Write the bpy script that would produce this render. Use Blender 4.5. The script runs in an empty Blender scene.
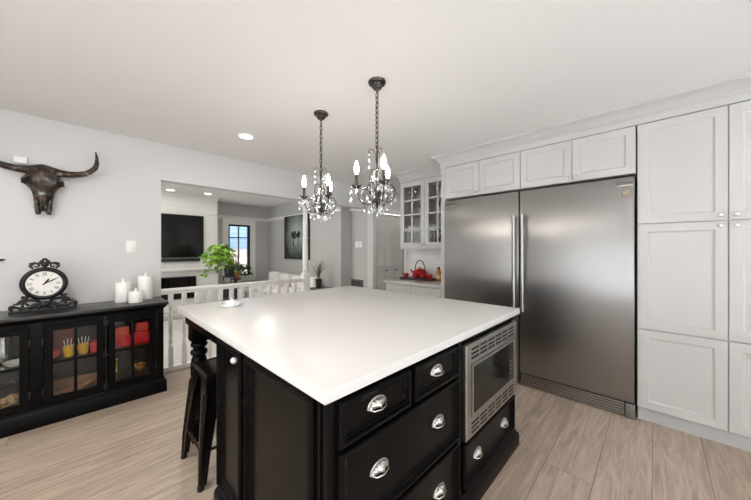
import bpy, bmesh, math, random
from mathutils import Vector, Matrix
random.seed(7)
PI = math.pi
S = bpy.context.scene
COL = S.collection

# ------------------------------------------------------------------ camera
H = 1.347
cam = bpy.data.cameras.new('camera')
cam.sensor_width = 36.0
cam.lens = 288.0 / 751.0 * 36.0
cam.shift_y = -0.5 / 751.0
cam.clip_start = 0.02
camo = bpy.data.objects.new('camera', cam)
COL.objects.link(camo)
camo.location = (0, 0, H)
camo.rotation_euler = (PI / 2, 0, -math.radians(45.8))
S.camera = camo

# ------------------------------------------------------------------ world, lights, exposure
S.view_settings.view_transform = 'Standard'
S.view_settings.look = 'None'
S.view_settings.gamma = 1.0
S.view_settings.use_curve_mapping = False
S.view_settings.exposure = 0.12
SKY = 3.0
W = bpy.data.worlds.new('sky')
S.world = W
W.use_nodes = True
bg = W.node_tree.nodes['Background']
bg.inputs[0].default_value = (0.93, 0.97, 1.0, 1)
bg.inputs[1].default_value = SKY

CEIL = 2.48
def light(name, kind, loc, energy, size=0.1, color=(1, .95, .88), rot=(0, 0, 0), sy=None, spread=None):
    l = bpy.data.lights.new(name, kind)
    l.energy = energy
    l.color = color
    if kind == 'AREA':
        if sy:
            l.shape = 'RECTANGLE'; l.size = size; l.size_y = sy
        else:
            l.shape = 'DISK'; l.size = size
        if spread: l.spread = spread
    else:
        l.shadow_soft_size = size
    o = bpy.data.objects.new(name, l)
    COL.objects.link(o)
    o.location = loc
    o.rotation_euler = rot
    return o
KITCHEN_CANS = [(1.16, 2.93), (-0.55, 2.0), (-0.9, 0.6), (0.7, -0.7), (2.4, -1.0), (-1.9, -0.9), (0.1, -2.0), (2.0, -2.0), (-1.9, 2.4), (4.45, 3.32)]  # first can is seen; the rest are unseen, added to light the kitchen
CAN_E = 4.2
LIVING_CANS = [(1.21, 6.60), (1.81, 6.49), (0.2, 6.6), (2.2, 5.2), (1.2, 4.8), (-0.6, 5.2)]  # first two are seen; the others are unseen, added to light the room
LCAN_E = 10.0
WARM = (1, .95, .89)
for i, (x, y) in enumerate(KITCHEN_CANS):
    light('ceiling_light_lamp', 'AREA', (x, y, CEIL - .012), CAN_E * (.65 if i == 0 else .3 if i == 9 else 3.4 if (x < 0 and y > 0) else .4), .13, WARM)  # last kitchen can is added only to light the closet doors
for x, y in LIVING_CANS:
    light('ceiling_light_lamp', 'AREA', (x, y, CEIL - .012), LCAN_E * (.06 if y > 6.45 and x > 1 else .95), .12, WARM)
sun = light('sun', 'SUN', (8, 0, 8), 40, .01, (.94, .97, 1), (0, math.radians(42), 0))  # added so daylight bounces off the ground up to the ceiling
# sampling portals in the window openings, one seen and the rest added (they emit nothing themselves)
def portal(loc, rot, sx, sy):
    o = light('window_portal', 'AREA', loc, 1, sx, (1, 1, 1), rot, sy)
    o.data.cycles.is_portal = True
portal((-2.75, -.2, 1.25), (0, -PI / 2, 0), 2.2, 4.2)
portal((.2, -2.75, 1.25), (PI / 2, 0, 0), 4.4, 2.2)
portal((2.80, 7.55, 1.33), (-PI / 2, 0, 0), .62, 1.3)
portal((-1.95, 5.7, 1.3), (0, -PI / 2, 0), 2.1, 2.4)

# ------------------------------------------------------------------ materials
def lin(h):
    h = h.lstrip('#')
    r = []
    for i in (0, 2, 4):
        v = int(h[i:i + 2], 16) / 255
        r.append(v / 12.92 if v <= .04045 else ((v + .055) / 1.055) ** 2.4)
    return (r[0], r[1], r[2], 1)
MATS = {}
def mat(name, col, rough=.5, metal=0, noise=0, nscale=8, bump=0, bscale=60, emit=None, estr=0, spec=.5, aniso=0, coat=0):
    if name in MATS: return MATS[name]
    m = bpy.data.materials.new(name); m.use_nodes = True
    nt = m.node_tree; b = nt.nodes['Principled BSDF']
    c = lin(col) if isinstance(col, str) else col
    b.inputs['Base Color'].default_value = c
    b.inputs['Roughness'].default_value = rough
    b.inputs['Metallic'].default_value = metal
    b.inputs['Specular IOR Level'].default_value = spec
    if aniso: b.inputs['Anisotropic'].default_value = aniso
    if coat: b.inputs['Coat Weight'].default_value = coat
    tc = nt.nodes.new('ShaderNodeTexCoord')
    if noise:
        n = nt.nodes.new('ShaderNodeTexNoise'); n.inputs['Scale'].default_value = nscale
        n.inputs['Detail'].default_value = 4
        nt.links.new(tc.outputs['Object'], n.inputs['Vector'])
        r = nt.nodes.new('ShaderNodeValToRGB')
        r.color_ramp.elements[0].position = .3; r.color_ramp.elements[1].position = .7
        r.color_ramp.elements[0].color = tuple(x * (1 - noise) for x in c[:3]) + (1,)
        r.color_ramp.elements[1].color = tuple(min(1, x * (1 + noise)) for x in c[:3]) + (1,)
        nt.links.new(n.outputs['Fac'], r.inputs[0]); nt.links.new(r.outputs[0], b.inputs['Base Color'])
    if bump:
        n = nt.nodes.new('ShaderNodeTexNoise'); n.inputs['Scale'].default_value = bscale
        n.inputs['Detail'].default_value = 3
        nt.links.new(tc.outputs['Object'], n.inputs['Vector'])
        bp = nt.nodes.new('ShaderNodeBump'); bp.inputs['Strength'].default_value = bump
        bp.inputs['Distance'].default_value = .004
        nt.links.new(n.outputs['Fac'], bp.inputs['Height']); nt.links.new(bp.outputs[0], b.inputs['Normal'])
    if emit:
        b.inputs['Emission Color'].default_value = lin(emit); b.inputs['Emission Strength'].default_value = estr
    MATS[name] = m
    return m
def glass_mat(name, tint=(1, 1, 1, 1), gl=.12, rough=.02):
    m = bpy.data.materials.new(name); m.use_nodes = True; nt = m.node_tree
    nt.nodes.clear()
    out = nt.nodes.new('ShaderNodeOutputMaterial'); mx = nt.nodes.new('ShaderNodeMixShader')
    t = nt.nodes.new('ShaderNodeBsdfTransparent'); t.inputs[0].default_value = tint
    g = nt.nodes.new('ShaderNodeBsdfGlossy'); g.inputs['Roughness'].default_value = rough
    lw = nt.nodes.new('ShaderNodeLayerWeight'); lw.inputs[0].default_value = .25
    mp = nt.nodes.new('ShaderNodeMapRange'); mp.inputs[3].default_value = gl; mp.inputs[4].default_value = min(1, gl + .6)
    nt.links.new(lw.outputs['Fresnel'], mp.inputs[0]); nt.links.new(mp.outputs[0], mx.inputs[0])
    nt.links.new(t.outputs[0], mx.inputs[1]); nt.links.new(g.outputs[0], mx.inputs[2]); nt.links.new(mx.outputs[0], out.inputs[0])
    MATS[name] = m
    return m
WALL = mat('wall_paint', '#d2d1d0', .75, bump=.04, bscale=180)
WALL2 = mat('grey_wall_paint', '#bcbab7', .75, bump=.04, bscale=180)
CEILM = mat('ceiling_paint', '#efedea', .85)
WHITE = mat('white_paint', '#e9e7e3', .4, noise=.015, nscale=3)
CABW = mat('white_cabinet_lacquer', '#c5c3c0', .32, noise=.012, nscale=2)
BLACK = mat('black_cabinet_lacquer', '#0b0a0a', .25, noise=.12, nscale=14, spec=.11)
BLACK2 = mat('black_sideboard_paint', '#0a0909', .32, noise=.2, nscale=9, spec=.1)
DARKTOP = mat('sideboard_top_finish', '#1f1d1c', .28, noise=.25, nscale=20)
QUARTZ = mat('white_quartz', '#dad8d5', .27, noise=.012, nscale=5, spec=.4)
MARBLE = mat('grey_marble', '#bdbab5', .12, noise=.12, nscale=6)
IRON = mat('dark_bronze_iron', '#4d4744', .32, .85, noise=.2, nscale=40)
CLOCKB = mat('black_clock_resin', '#141312', .4, noise=.2, nscale=30, bump=.15, bscale=90)
STOOLM = mat('gunmetal_stool_steel', '#241f1c', .28, .75, noise=.35, nscale=7)
CHROME = mat('polished_nickel', '#cfccc6', .3, 1, noise=.06, nscale=25)
DKGAP = mat('black_gap', '#0b0b0b', .6)
BLGLASS = mat('black_glass', '#040405', .07, spec=.3)
TVM = mat('television_screen', '#060709', .12)
RED = mat('red_enamel', '#a3141a', .28, noise=.1, nscale=30)
REDBOX = mat('red_card', '#d0101a', .5, noise=.1, nscale=20)
PALERED = mat('coral_card', '#e0442f', .5, noise=.1, nscale=20)
YEL = mat('yellow_drink', '#e0a614', .3, noise=.15, nscale=30)
GOLD = mat('gold_metal', '#d9a53a', .25, .9, noise=.1, nscale=30)
STRAW = mat('cream_straw', '#efe6c8', .5)
WOODB = mat('brown_wood', '#9a6338', .5, noise=.3, nscale=12)
WAX = mat('white_wax', '#f1eeea', .45, noise=.02, nscale=20)
LEAF = mat('green_leaf', '#78a825', .42, noise=.35, nscale=6)
LEAF2 = mat('dark_green_leaf', '#2f5a2a', .45, noise=.3, nscale=9)
STEMM = mat('plant_stem', '#5b6b2c', .6)
SOFA = mat('white_upholstery', '#e4e1dc', .85, bump=.2, bscale=200)
DARKF = mat('charcoal_fabric', '#2a2b2d', .8, noise=.2, nscale=20)
POTB = mat('black_pot_glaze', '#17181a', .3, noise=.1, nscale=20)
POTO = mat('terracotta_glaze', '#a8622a', .35, noise=.3, nscale=15)
POTBL = mat('blue_pot_glaze', '#2f4a8a', .3, noise=.15, nscale=15)
PLAST = mat('white_plastic', '#efedea', .35)
AMBER = mat('amber_oil', '#c8801a', .2, noise=.2, nscale=20)
SHELLM = mat('sea_shells', '#c79a6a', .6, noise=.45, nscale=45)
BULB = mat('lit_bulb', '#fff2dc', .4, emit='#fff7ec', estr=45)
CANM = mat('lit_downlight', '#ffffff', .4, emit='#fff6ea', estr=6)
GLASS = glass_mat('clear_glass', (1, 1, 1, 1), .03)
GLASSD = glass_mat('cabinet_glass', (.97, .98, .96, 1), .012)
CRYST = glass_mat('crystal', (.97, .97, .98, 1), .5, .2)
BACKD = mat('cabinet_interior', '#2c241c', .6, noise=.15, nscale=10)

def steel():
    m = bpy.data.materials.new('brushed_steel'); m.use_nodes = True; nt = m.node_tree; b = nt.nodes['Principled BSDF']
    b.inputs['Metallic'].default_value = 1; b.inputs['Roughness'].default_value = .3
    b.inputs['Anisotropic'].default_value = .75
    tg = nt.nodes.new('ShaderNodeCombineXYZ'); tg.inputs[1].default_value = 1; nt.links.new(tg.outputs[0], b.inputs['Tangent'])
    b.inputs['Base Color'].default_value = lin('#989694')
    tc = nt.nodes.new('ShaderNodeTexCoord'); mp = nt.nodes.new('ShaderNodeMapping'); mp.inputs['Scale'].default_value = (420, 420, 2)
    n = nt.nodes.new('ShaderNodeTexNoise'); n.inputs['Scale'].default_value = 1; n.inputs['Detail'].default_value = 3
    nt.links.new(tc.outputs['Object'], mp.inputs[0]); nt.links.new(mp.outputs[0], n.inputs['Vector'])
    r = nt.nodes.new('ShaderNodeMapRange'); r.inputs[3].default_value = .29; r.inputs[4].default_value = .33
    nt.links.new(n.outputs['Fac'], r.inputs[0]); nt.links.new(r.outputs[0], b.inputs['Roughness'])
    return m
STEEL = steel()
STEEL2 = mat('satin_steel', '#b0ada9', .34, 1, noise=.04, nscale=30)
HANDLEM = mat('handle_steel', '#a3a09c', .28, 1)

def planks():
    m = bpy.data.materials.new('oak_planks'); m.use_nodes = True; nt = m.node_tree; b = nt.nodes['Principled BSDF']
    tc = nt.nodes.new('ShaderNodeTexCoord')
    mp = nt.nodes.new('ShaderNodeMapping'); mp.inputs['Location'].default_value = (.35, -.014, 0)
    nt.links.new(tc.outputs['Object'], mp.inputs[0])
    def brick(c1, c2, mort):
        br = nt.nodes.new('ShaderNodeTexBrick')
        br.offset = .37; br.offset_frequency = 2; br.squash = 1
        br.inputs['Scale'].default_value = 1; br.inputs['Brick Width'].default_value = 2.4
        br.inputs['Row Height'].default_value = .244; br.inputs['Mortar Size'].default_value = .0016
        br.inputs['Mortar Smooth'].default_value = .1; br.inputs['Bias'].default_value = 0
        br.inputs['Color1'].default_value = c1; br.inputs['Color2'].default_value = c2; br.inputs['Mortar'].default_value = mort
        nt.links.new(mp.outputs[0], br.inputs['Vector']); return br
    br = brick(lin('#c3b3a3'), lin('#b1a08f'), lin('#6b5d50'))
    # per plank random offset for the grain
    bo = brick((0, 0, 0, 1), (1, 1, 1, 1), (0, 0, 0, 1))
    vm = nt.nodes.new('ShaderNodeVectorMath'); vm.operation = 'MULTIPLY_ADD'
    vm.inputs[1].default_value = (17, 9, 5)
    nt.links.new(bo.outputs['Color'], vm.inputs[0]); nt.links.new(tc.outputs['Object'], vm.inputs[2])
    m2 = nt.nodes.new('ShaderNodeMapping'); m2.inputs['Scale'].default_value = (1.6, 17, 1)
    nt.links.new(vm.outputs[0], m2.inputs[0])
    n = nt.nodes.new('ShaderNodeTexNoise'); n.inputs['Scale'].default_value = 1.0; n.inputs['Detail'].default_value = 7
    n.inputs['Roughness'].default_value = .62; n.inputs['Distortion'].default_value = 2.2
    nt.links.new(m2.outputs[0], n.inputs['Vector'])
    r = nt.nodes.new('ShaderNodeValToRGB')
    r.color_ramp.elements[0].position = .32; r.color_ramp.elements[1].position = .68
    r.color_ramp.elements[0].color = (.66, .62, .59, 1); r.color_ramp.elements[1].color = (1.12, 1.12, 1.12, 1)
    nt.links.new(n.outputs['Fac'], r.inputs[0])
    m3 = nt.nodes.new('ShaderNodeMapping'); m3.inputs['Scale'].default_value = (3.5, 120, 1)
    nt.links.new(vm.outputs[0], m3.inputs[0])
    n3 = nt.nodes.new('ShaderNodeTexNoise'); n3.inputs['Scale'].default_value = 1; n3.inputs['Detail'].default_value = 3
    nt.links.new(m3.outputs[0], n3.inputs['Vector'])
    r3 = nt.nodes.new('ShaderNodeMapRange'); r3.inputs[3].default_value = .78; r3.inputs[4].default_value = 1.12
    nt.links.new(n3.outputs['Fac'], r3.inputs[0])
    x = nt.nodes.new('ShaderNodeMix'); x.data_type = 'RGBA'; x.blend_type = 'MULTIPLY'; x.inputs[0].default_value = 1
    nt.links.new(br.outputs['Color'], x.inputs[6]); nt.links.new(r.outputs[0], x.inputs[7])
    x2 = nt.nodes.new('ShaderNodeMix'); x2.data_type = 'RGBA'; x2.blend_type = 'MULTIPLY'; x2.inputs[0].default_value = 1
    nt.links.new(x.outputs[2], x2.inputs[6]); nt.links.new(r3.outputs[0], x2.inputs[7])
    nt.links.new(x2.outputs[2], b.inputs['Base Color'])
    b.inputs['Roughness'].default_value = .38
    bp = nt.nodes.new('ShaderNodeBump'); bp.inputs['Strength'].default_value = .25; bp.inputs['Distance'].default_value = .002
    nt.links.new(br.outputs['Fac'], bp.inputs['Height']); bp.invert = True
    nt.links.new(bp.outputs[0], b.inputs['Normal'])
    return m
PLANK = planks()
CARPET = mat('pale_carpet', '#c9c5bf', .9, noise=.06, nscale=60, bump=.3, bscale=300)

def skullmat():
    m = bpy.data.materials.new('patinated_bronze'); m.use_nodes = True; nt = m.node_tree; b = nt.nodes['Principled BSDF']
    tc = nt.nodes.new('ShaderNodeTexCoord')
    n = nt.nodes.new('ShaderNodeTexNoise'); n.inputs['Scale'].default_value = 24; n.inputs['Detail'].default_value = 8
    nt.links.new(tc.outputs['Object'], n.inputs['Vector'])
    r = nt.nodes.new('ShaderNodeValToRGB'); e = r.color_ramp.elements
    e[0].position = .3; e[0].color = lin('#2c2926'); e[1].position = .74; e[1].color = lin('#a9bcc2')  # pale blue stop is patina that also paints in the highlights
    a = e.new(.46); a.color = lin('#332e29'); a = e.new(.55); a.color = lin('#584232'); a = e.new(.60); a.color = lin('#4b4b49')
    nt.links.new(n.outputs['Fac'], r.inputs[0]); nt.links.new(r.outputs[0], b.inputs['Base Color'])
    b.inputs['Metallic'].default_value = .55; b.inputs['Roughness'].default_value = .33
    return m
SKULLM = skullmat()

def tiles():
    m = bpy.data.materials.new('subway_tile'); m.use_nodes = True; nt = m.node_tree; b = nt.nodes['Principled BSDF']
    tc = nt.nodes.new('ShaderNodeTexCoord'); mp = nt.nodes.new('ShaderNodeMapping')
    mp.inputs['Rotation'].default_value = (PI / 2, 0, PI / 2)
    nt.links.new(tc.outputs['Object'], mp.inputs[0])
    sx = nt.nodes.new('ShaderNodeSeparateXYZ'); cx = nt.nodes.new('ShaderNodeCombineXYZ')
    nt.links.new(tc.outputs['Object'], sx.inputs[0]); nt.links.new(sx.outputs[1], cx.inputs[0]); nt.links.new(sx.outputs[2], cx.inputs[1])
    br = nt.nodes.new('ShaderNodeTexBrick'); br.inputs['Scale'].default_value = 1; br.inputs['Brick Width'].default_value = .15
    br.inputs['Row Height'].default_value = .075; br.inputs['Mortar Size'].default_value = .0025
    br.inputs['Color1'].default_value = lin('#e8e6e2'); br.inputs['Color2'].default_value = lin('#e2e0dc'); br.inputs['Mortar'].default_value = lin('#cfcdc9')
    nt.links.new(cx.outputs[0], br.inputs['Vector']); nt.links.new(br.outputs['Color'], b.inputs['Base Color'])
    b.inputs['Roughness'].default_value = .2
    return m
TILE = tiles()
def siding(name, c, row):
    m = bpy.data.materials.new(name); m.use_nodes = True; nt = m.node_tree; b = nt.nodes['Principled BSDF']
    tc = nt.nodes.new('ShaderNodeTexCoord'); w = nt.nodes.new('ShaderNodeTexWave'); w.bands_direction = 'Z'; w.wave_profile = 'SAW'
    w.inputs['Scale'].default_value = PI / 10 / row * 1.0
    nt.links.new(tc.outputs['Object'], w.inputs['Vector'])
    r = nt.nodes.new('ShaderNodeMix'); r.data_type = 'RGBA'; r.inputs[6].default_value = tuple(q * .75 for q in lin(c)[:3]) + (1,); r.inputs[7].default_value = lin(c)
    nt.links.new(w.outputs['Fac'], r.inputs[0]); nt.links.new(r.outputs[2], b.inputs['Base Color']); b.inputs['Roughness'].default_value = .7
    return m
SIDING = siding('blue_siding', '#86a0be', .16)
FENCEM = siding('weathered_fence', '#a89a94', .3)

# ------------------------------------------------------------------ mesh builder
ORG = {}
class MB:
    def __init__(s, M=None):
        s.bm = bmesh.new(); s.M = M or Matrix.Identity(4)
    def v(s, *p): return s.bm.verts.new(s.M @ Vector(p))
    def f(s, vs):
        try: return s.bm.faces.new(vs)
        except ValueError: return None
    def box(s, x0, x1, y0, y1, z0, z1, bev=0, seg=2):
        if x0 > x1: x0, x1 = x1, x0
        if y0 > y1: y0, y1 = y1, y0
        if z0 > z1: z0, z1 = z1, z0
        V = [s.v(x, y, z) for x in (x0, x1) for y in (y0, y1) for z in (z0, z1)]
        F = [s.f([V[i] for i in q]) for q in ((0, 1, 3, 2), (4, 6, 7, 5), (0, 4, 5, 1), (2, 3, 7, 6), (0, 2, 6, 4), (1, 5, 7, 3))]
        if bev:
            es = set(e for f in F for e in f.edges)
            bmesh.ops.bevel(s.bm, geom=list(es), offset=bev, segments=seg, affect='EDGES', profile=.6)
        return s
    def rings(s, loops, cap=(True, True), closed=True):
        R = [[s.v(*p) for p in l] for l in loops]
        n = len(R[0])
        for a, b in zip(R, R[1:]):
            for i in range(n if closed else n - 1):
                s.f([a[i], a[(i + 1) % n], b[(i + 1) % n], b[i]])
        if closed and cap[0] and n > 2: s.f(list(reversed(R[0])))
        if closed and cap[1] and n > 2: s.f(R[-1])
        return s
    def lathe(s, prof, c=(0, 0, 0), axis='z', n=24, cap=(True, True), sx=1, sy=1):
        loops = []
        for r, h in prof:
            l = []
            for i in range(n):
                a = 2 * PI * i / n
                p, q = r * math.cos(a) * sx, r * math.sin(a) * sy
                if axis == 'z': l.append((c[0] + p, c[1] + q, c[2] + h))
                elif axis == 'y': l.append((c[0] + p, c[1] + h, c[2] + q))
                else: l.append((c[0] + h, c[1] + p, c[2] + q))
            loops.append(l)
        return s.rings(loops, cap)
    def tube(s, pts, r, n=8, cap=True, closed=False):
        pts = [Vector(p) for p in pts]
        rr = r if isinstance(r, (list, tuple)) else [r] * len(pts)
        loops = []; up = None
        for i, p in enumerate(pts):
            if closed: t = (pts[(i + 1) % len(pts)] - pts[i - 1]).normalized()
            else: t = (pts[min(i + 1, len(pts) - 1)] - pts[max(i - 1, 0)]).normalized()
            if up is None: up = Vector((0, 0, 1)) if abs(t.z) < .9 else Vector((1, 0, 0))
            a = t.cross(up)
            if a.length < 1e-5: a = t.orthogonal()
            a.normalize(); b = a.cross(t).normalized(); up = b
            loops.append([tuple(p + (a * math.cos(2 * PI * k / n) + b * math.sin(2 * PI * k / n)) * rr[i]) for k in range(n)])
        if closed: loops.append(loops[0]); cap = False
        return s.rings(loops, (cap, cap))
    def sphere(s, c, r, n=14, m=9, sx=1, sy=1, sz=1):
        return s.lathe([(max(r * math.sin(PI * i / m), r * .02), -r * math.cos(PI * i / m) * sz) for i in range(m + 1)], c, n=n, sx=sx, sy=sy)
    def panel(s, a0, a1, b0, b1, prof):
        """concentric rectangles in the local xz plane; prof = (inset, height along local y)"""
        return s.rings([[(a0 + i, d, b0 + i), (a1 - i, d, b0 + i), (a1 - i, d, b1 - i), (a0 + i, d, b1 - i)] for i, d in prof], (False, True))
    def ringframe(s, a0, a1, b0, b1, prof):
        """a closed rectangular frame, profile loops back onto itself"""
        p = list(prof) + [prof[0]]
        return s.rings([[(a0 + i, d, b0 + i), (a1 - i, d, b0 + i), (a1 - i, d, b1 - i), (a0 + i, d, b1 - i)] for i, d in p], (False, False))
    def prism(s, poly, axis, h0, h1):
        def P(p, h):
            if axis == 'y': return (p[0], h, p[1])
            if axis == 'x': return (h, p[0], p[1])
            return (p[0], p[1], h)
        return s.rings([[P(p, h0) for p in poly], [P(p, h1) for p in poly]])
    def sweep(s, path, prof, close_ends=True):
        """mitred sweep in xy; prof = (offset to the left of travel, z)"""
        n = len(path); loops = []
        for i, p in enumerate(path):
            p = Vector(p)
            d0 = (Vector(path[i]) - Vector(path[i - 1])).normalized() if i else None
            d1 = (Vector(path[i + 1]) - Vector(path[i])).normalized() if i < n - 1 else None
            if d0 is None: d0 = d1
            if d1 is None: d1 = d0
            n0 = Vector((-d0.y, d0.x)); n1 = Vector((-d1.y, d1.x)); m = (n0 + n1); m = m / m.dot(n0)
            loops.append([(p.x + m.x * o, p.y + m.y * o, z) for o, z in prof])
        return s.rings(loops, (close_ends, close_ends))
    def text(s, txt, size, M, depth=.001):
        cu = bpy.data.curves.new('t', 'FONT'); cu.body = txt; cu.size = size; cu.align_x = 'CENTER'; cu.align_y = 'CENTER'; cu.extrude = depth
        o = bpy.data.objects.new('t', cu); COL.objects.link(o)
        me = o.to_mesh(); me.transform(s.M @ M); s.bm.from_mesh(me); o.to_mesh_clear()
        bpy.data.objects.remove(o); bpy.data.curves.remove(cu)
        return s
    def build(s, name, m, parent=None, smooth=35, kind=None, label=None):
        bmesh.ops.remove_doubles(s.bm, verts=s.bm.verts, dist=1e-5)
        bmesh.ops.recalc_face_normals(s.bm, faces=s.bm.faces)
        if parent is not None: org = ORG[parent.name]
        else:
            xs = [v.co for v in s.bm.verts]
            lo = [min(c[i] for c in xs) for i in range(3)]; hi = [max(c[i] for c in xs) for i in range(3)]
            org = Vector(((lo[0] + hi[0]) / 2, (lo[1] + hi[1]) / 2, lo[2]))
            if kind == 'structure': org = Vector((0, 0, 0))
        bmesh.ops.translate(s.bm, verts=s.bm.verts, vec=-org)
        me = bpy.data.meshes.new(name); s.bm.to_mesh(me); s.bm.free()
        me.materials.append(m)
        if smooth:
            for p in me.polygons: p.use_smooth = True
            me.set_sharp_from_angle(angle=math.radians(smooth))
        o = bpy.data.objects.new(name, me); COL.objects.link(o); ORG[o.name] = org
        if parent is not None: o.parent = parent
        else: o.location = org
        if kind: o['kind'] = kind
        if label: o['label'] = label
        return o
def struct(name, mb, m, parent=None, smooth=35): return mb.build(name, m, parent, smooth, kind=None if parent else 'structure')
def thing(name, label, cat, loc, group=None):
    o = bpy.data.objects.new(name, None); COL.objects.link(o); o.location = loc; o.empty_display_size = .05
    ORG[o.name] = Vector(loc); o['label'] = label; o['category'] = cat
    if group: o['group'] = group
    return o
def tag(o, label, cat, group=None):
    o['label'] = label; o['category'] = cat
    if group: o['group'] = group
    return o
def kids(o): return [c for c in bpy.data.objects if c.parent == o]
def copy_tree(o, loc, label=None, rz=None):
    c = o.copy(); COL.objects.link(c); c.location = loc
    if label: c['label'] = label
    if rz is not None: c.rotation_euler.z = rz
    ORG[c.name] = Vector(loc)
    for ch in kids(o):
        d = ch.copy(); COL.objects.link(d); d.parent = c
        for g in kids(ch):
            e = g.copy(); COL.objects.link(e); e.parent = d
    return c
# face frames: local x = along the face, local y = outwards, local z = up
def faceX(x): return Matrix(((0, -1, 0, x), (1, 0, 0, 0), (0, 0, 1, 0), (0, 0, 0, 1)))     # faces -X, local x = world y
def faceY(y): return Matrix(((1, 0, 0, 0), (0, -1, 0, y), (0, 0, 1, 0), (0, 0, 0, 1)))     # faces -Y, local x = world x

# ================================================================== STRUCTURE
WY = 3.78      # kitchen wall with the opening
XL, YB = -2.8, -2.8
def wall_with_holes(a0, a1, z0, z1, holes, d0, d1, axis):
    """boxes round rectangular holes; axis 'x': wall runs along x, thickness in y"""
    mb = MB()
    def B(p0, p1, q0, q1):
        if p1 - p0 < 1e-4 or q1 - q0 < 1e-4: return
        if axis == 'x': mb.box(p0, p1, d0, d1, q0, q1)
        else: mb.box(d0, d1, p0, p1, q0, q1)
    cur = a0
    for (h0, h1, k0, k1) in sorted(holes):
        B(cur, h0, z0, z1); B(h0, h1, z0, k0); B(h0, h1, k1, z1); cur = h1
    B(cur, a1, z0, z1)
    return mb
struct('floor', MB().box(XL - .1, 5.3, YB - .1, WY + .14, -.1, 0), PLANK)
struct('floor', MB().box(XL - .1, 5.3, WY + .14, 7.7, -.1, 0), CARPET)
struct('ceiling', MB().box(XL - .1, 5.3, YB - .1, 7.7, CEIL, CEIL + .1), CEILM)
OPX0, OPX1, OPZ = .607, 3.80, 2.09
struct('wall_left', wall_with_holes(XL, 5.2, 0, CEIL, [(OPX0, OPX1, 0, OPZ), (3.90, 5.06, 0, 2.06)], WY, WY + .13, 'x'), WALL)
struct('wall_right', MB().box(3.70, 3.80, YB, 2.90, 0, CEIL), WALL)
struct('wall_passage', MB().box(5.2, 5.3, 2.8, WY + .13, 0, CEIL).box(3.8, 5.2, 2.72, 2.80, 0, CEIL), WALL)
struct('wall_back', wall_with_holes(XL, 3.8, 0, CEIL, [(-2.0, 2.4, .15, 2.3)], YB - .1, YB, 'x'), WALL)
struct('wall_side', wall_with_holes(YB, WY, 0, CEIL, [(-2.3, 1.9, .15, 2.3)], XL - .1, XL, 'y'), WALL)
# living room
LY, LX = 7.5, 3.55
WX0, WX1, WZ0, WZ1 = 2.54, 3.07, .68, 1.97
struct('wall_far', wall_with_holes(-2.0, LX + .1, 0, CEIL, [(WX0, WX1, WZ0, WZ1)], LY, LY + .12, 'x'), WALL2)
struct('wall_living_right', MB().box(LX, LX + .1, 4.39, LY, 0, CEIL).box(3.80, 3.90, WY + .131, 4.49, 0, CEIL).box(LX + .101, 3.799, 4.39, 4.49, 0, CEIL), WALL2)
struct('wall_living_left', wall_with_holes(WY + .13, LY, 0, CEIL, [(4.5, 6.9, .3, 2.3)], -2.1, -2.0, 'y'), WALL2)
def simple_window(name, M, a0, a1, b0, b1, nx, nz, m=WHITE, fw=.05):
    f = struct(name, MB(M).ringframe(a0, a1, b0, b1, [(0, -.05), (0, .0), (fw, .0), (fw, -.05)]), m)
    k = MB(M)
    for i in range(1, nx):
        a = a0 + (a1 - a0) * i / nx; k.box(a - .02, a + .02, -.04, -.005, b0 + fw, b1 - fw)
    for i in range(1, nz):
        b = b0 + (b1 - b0) * i / nz; k.box(a0 + fw, a1 - fw, -.04, -.005, b - .02, b + .02)
    if nx * nz > 1: struct('window_muntin', k, m, f)
    struct('window_pane', MB(M).box(a0 + fw - .005, a1 - fw + .005, -.027, -.022, b0 + fw - .005, b1 - fw + .005), GLASS, f)
    return f
# unseen windows behind the camera, made large to light the kitchen softly
simple_window('unseen_window_2', Matrix(((0, 1, 0, XL), (1, 0, 0, 0), (0, 0, 1, 0), (0, 0, 0, 1))), -2.3, 1.9, .15, 2.3, 3, 1)
simple_window('unseen_window_3', Matrix(((1, 0, 0, 0), (0, 1, 0, YB), (0, 0, 1, 0), (0, 0, 0, 1))), -2.0, 2.4, .15, 2.3, 3, 1)
simple_window('unseen_window_4', Matrix(((0, 1, 0, -2.0), (1, 0, 0, 0), (0, 0, 1, 0), (0, 0, 0, 1))), 4.5, 6.9, .3, 2.3, 2, 1)  # unseen side window, added to light the living room
# living room window: black sash, white casing
BF = mat('black_window_frame', '#15171b', .4)
w1 = struct('window_1', MB(faceY(LY)).ringframe(WX0, WX1, WZ0, WZ1, [(0, -.09), (0, -.02), (.045, -.02), (.045, -.09)]), BF)
k = MB(faceY(LY)); mx = (WX0 + WX1) / 2
k.box(mx - .012, mx + .012, -.07, -.04, WZ0 + .045, WZ1 - .045)
k.box(WX0 + .045, WX1 - .045, -.07, -.04, 1.635, 1.66)
struct('window_muntin', k, BF, w1)
struct('window_pane', MB(faceY(LY)).box(WX0 + .04, WX1 - .04, -.058, -.053, WZ0 + .04, WZ1 - .04), GLASS, w1)
cas = MB(faceY(LY))
cas.ringframe(WX0 - .13, WX1 + .13, WZ0 - .12, WZ1 + .13, [(0, 0), (0, .022), (.13, .022), (.13, -.02)])
cas.box(WX0 - .15, WX1 + .15, 0, .05, WZ1 + .13, WZ1 + .16, .004).box(WX0 - .15, WX1 + .15, 0, .06, WZ0 - .03, WZ0 - .005, .004)
struct('window_casing', cas, WHITE, w1)
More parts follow.
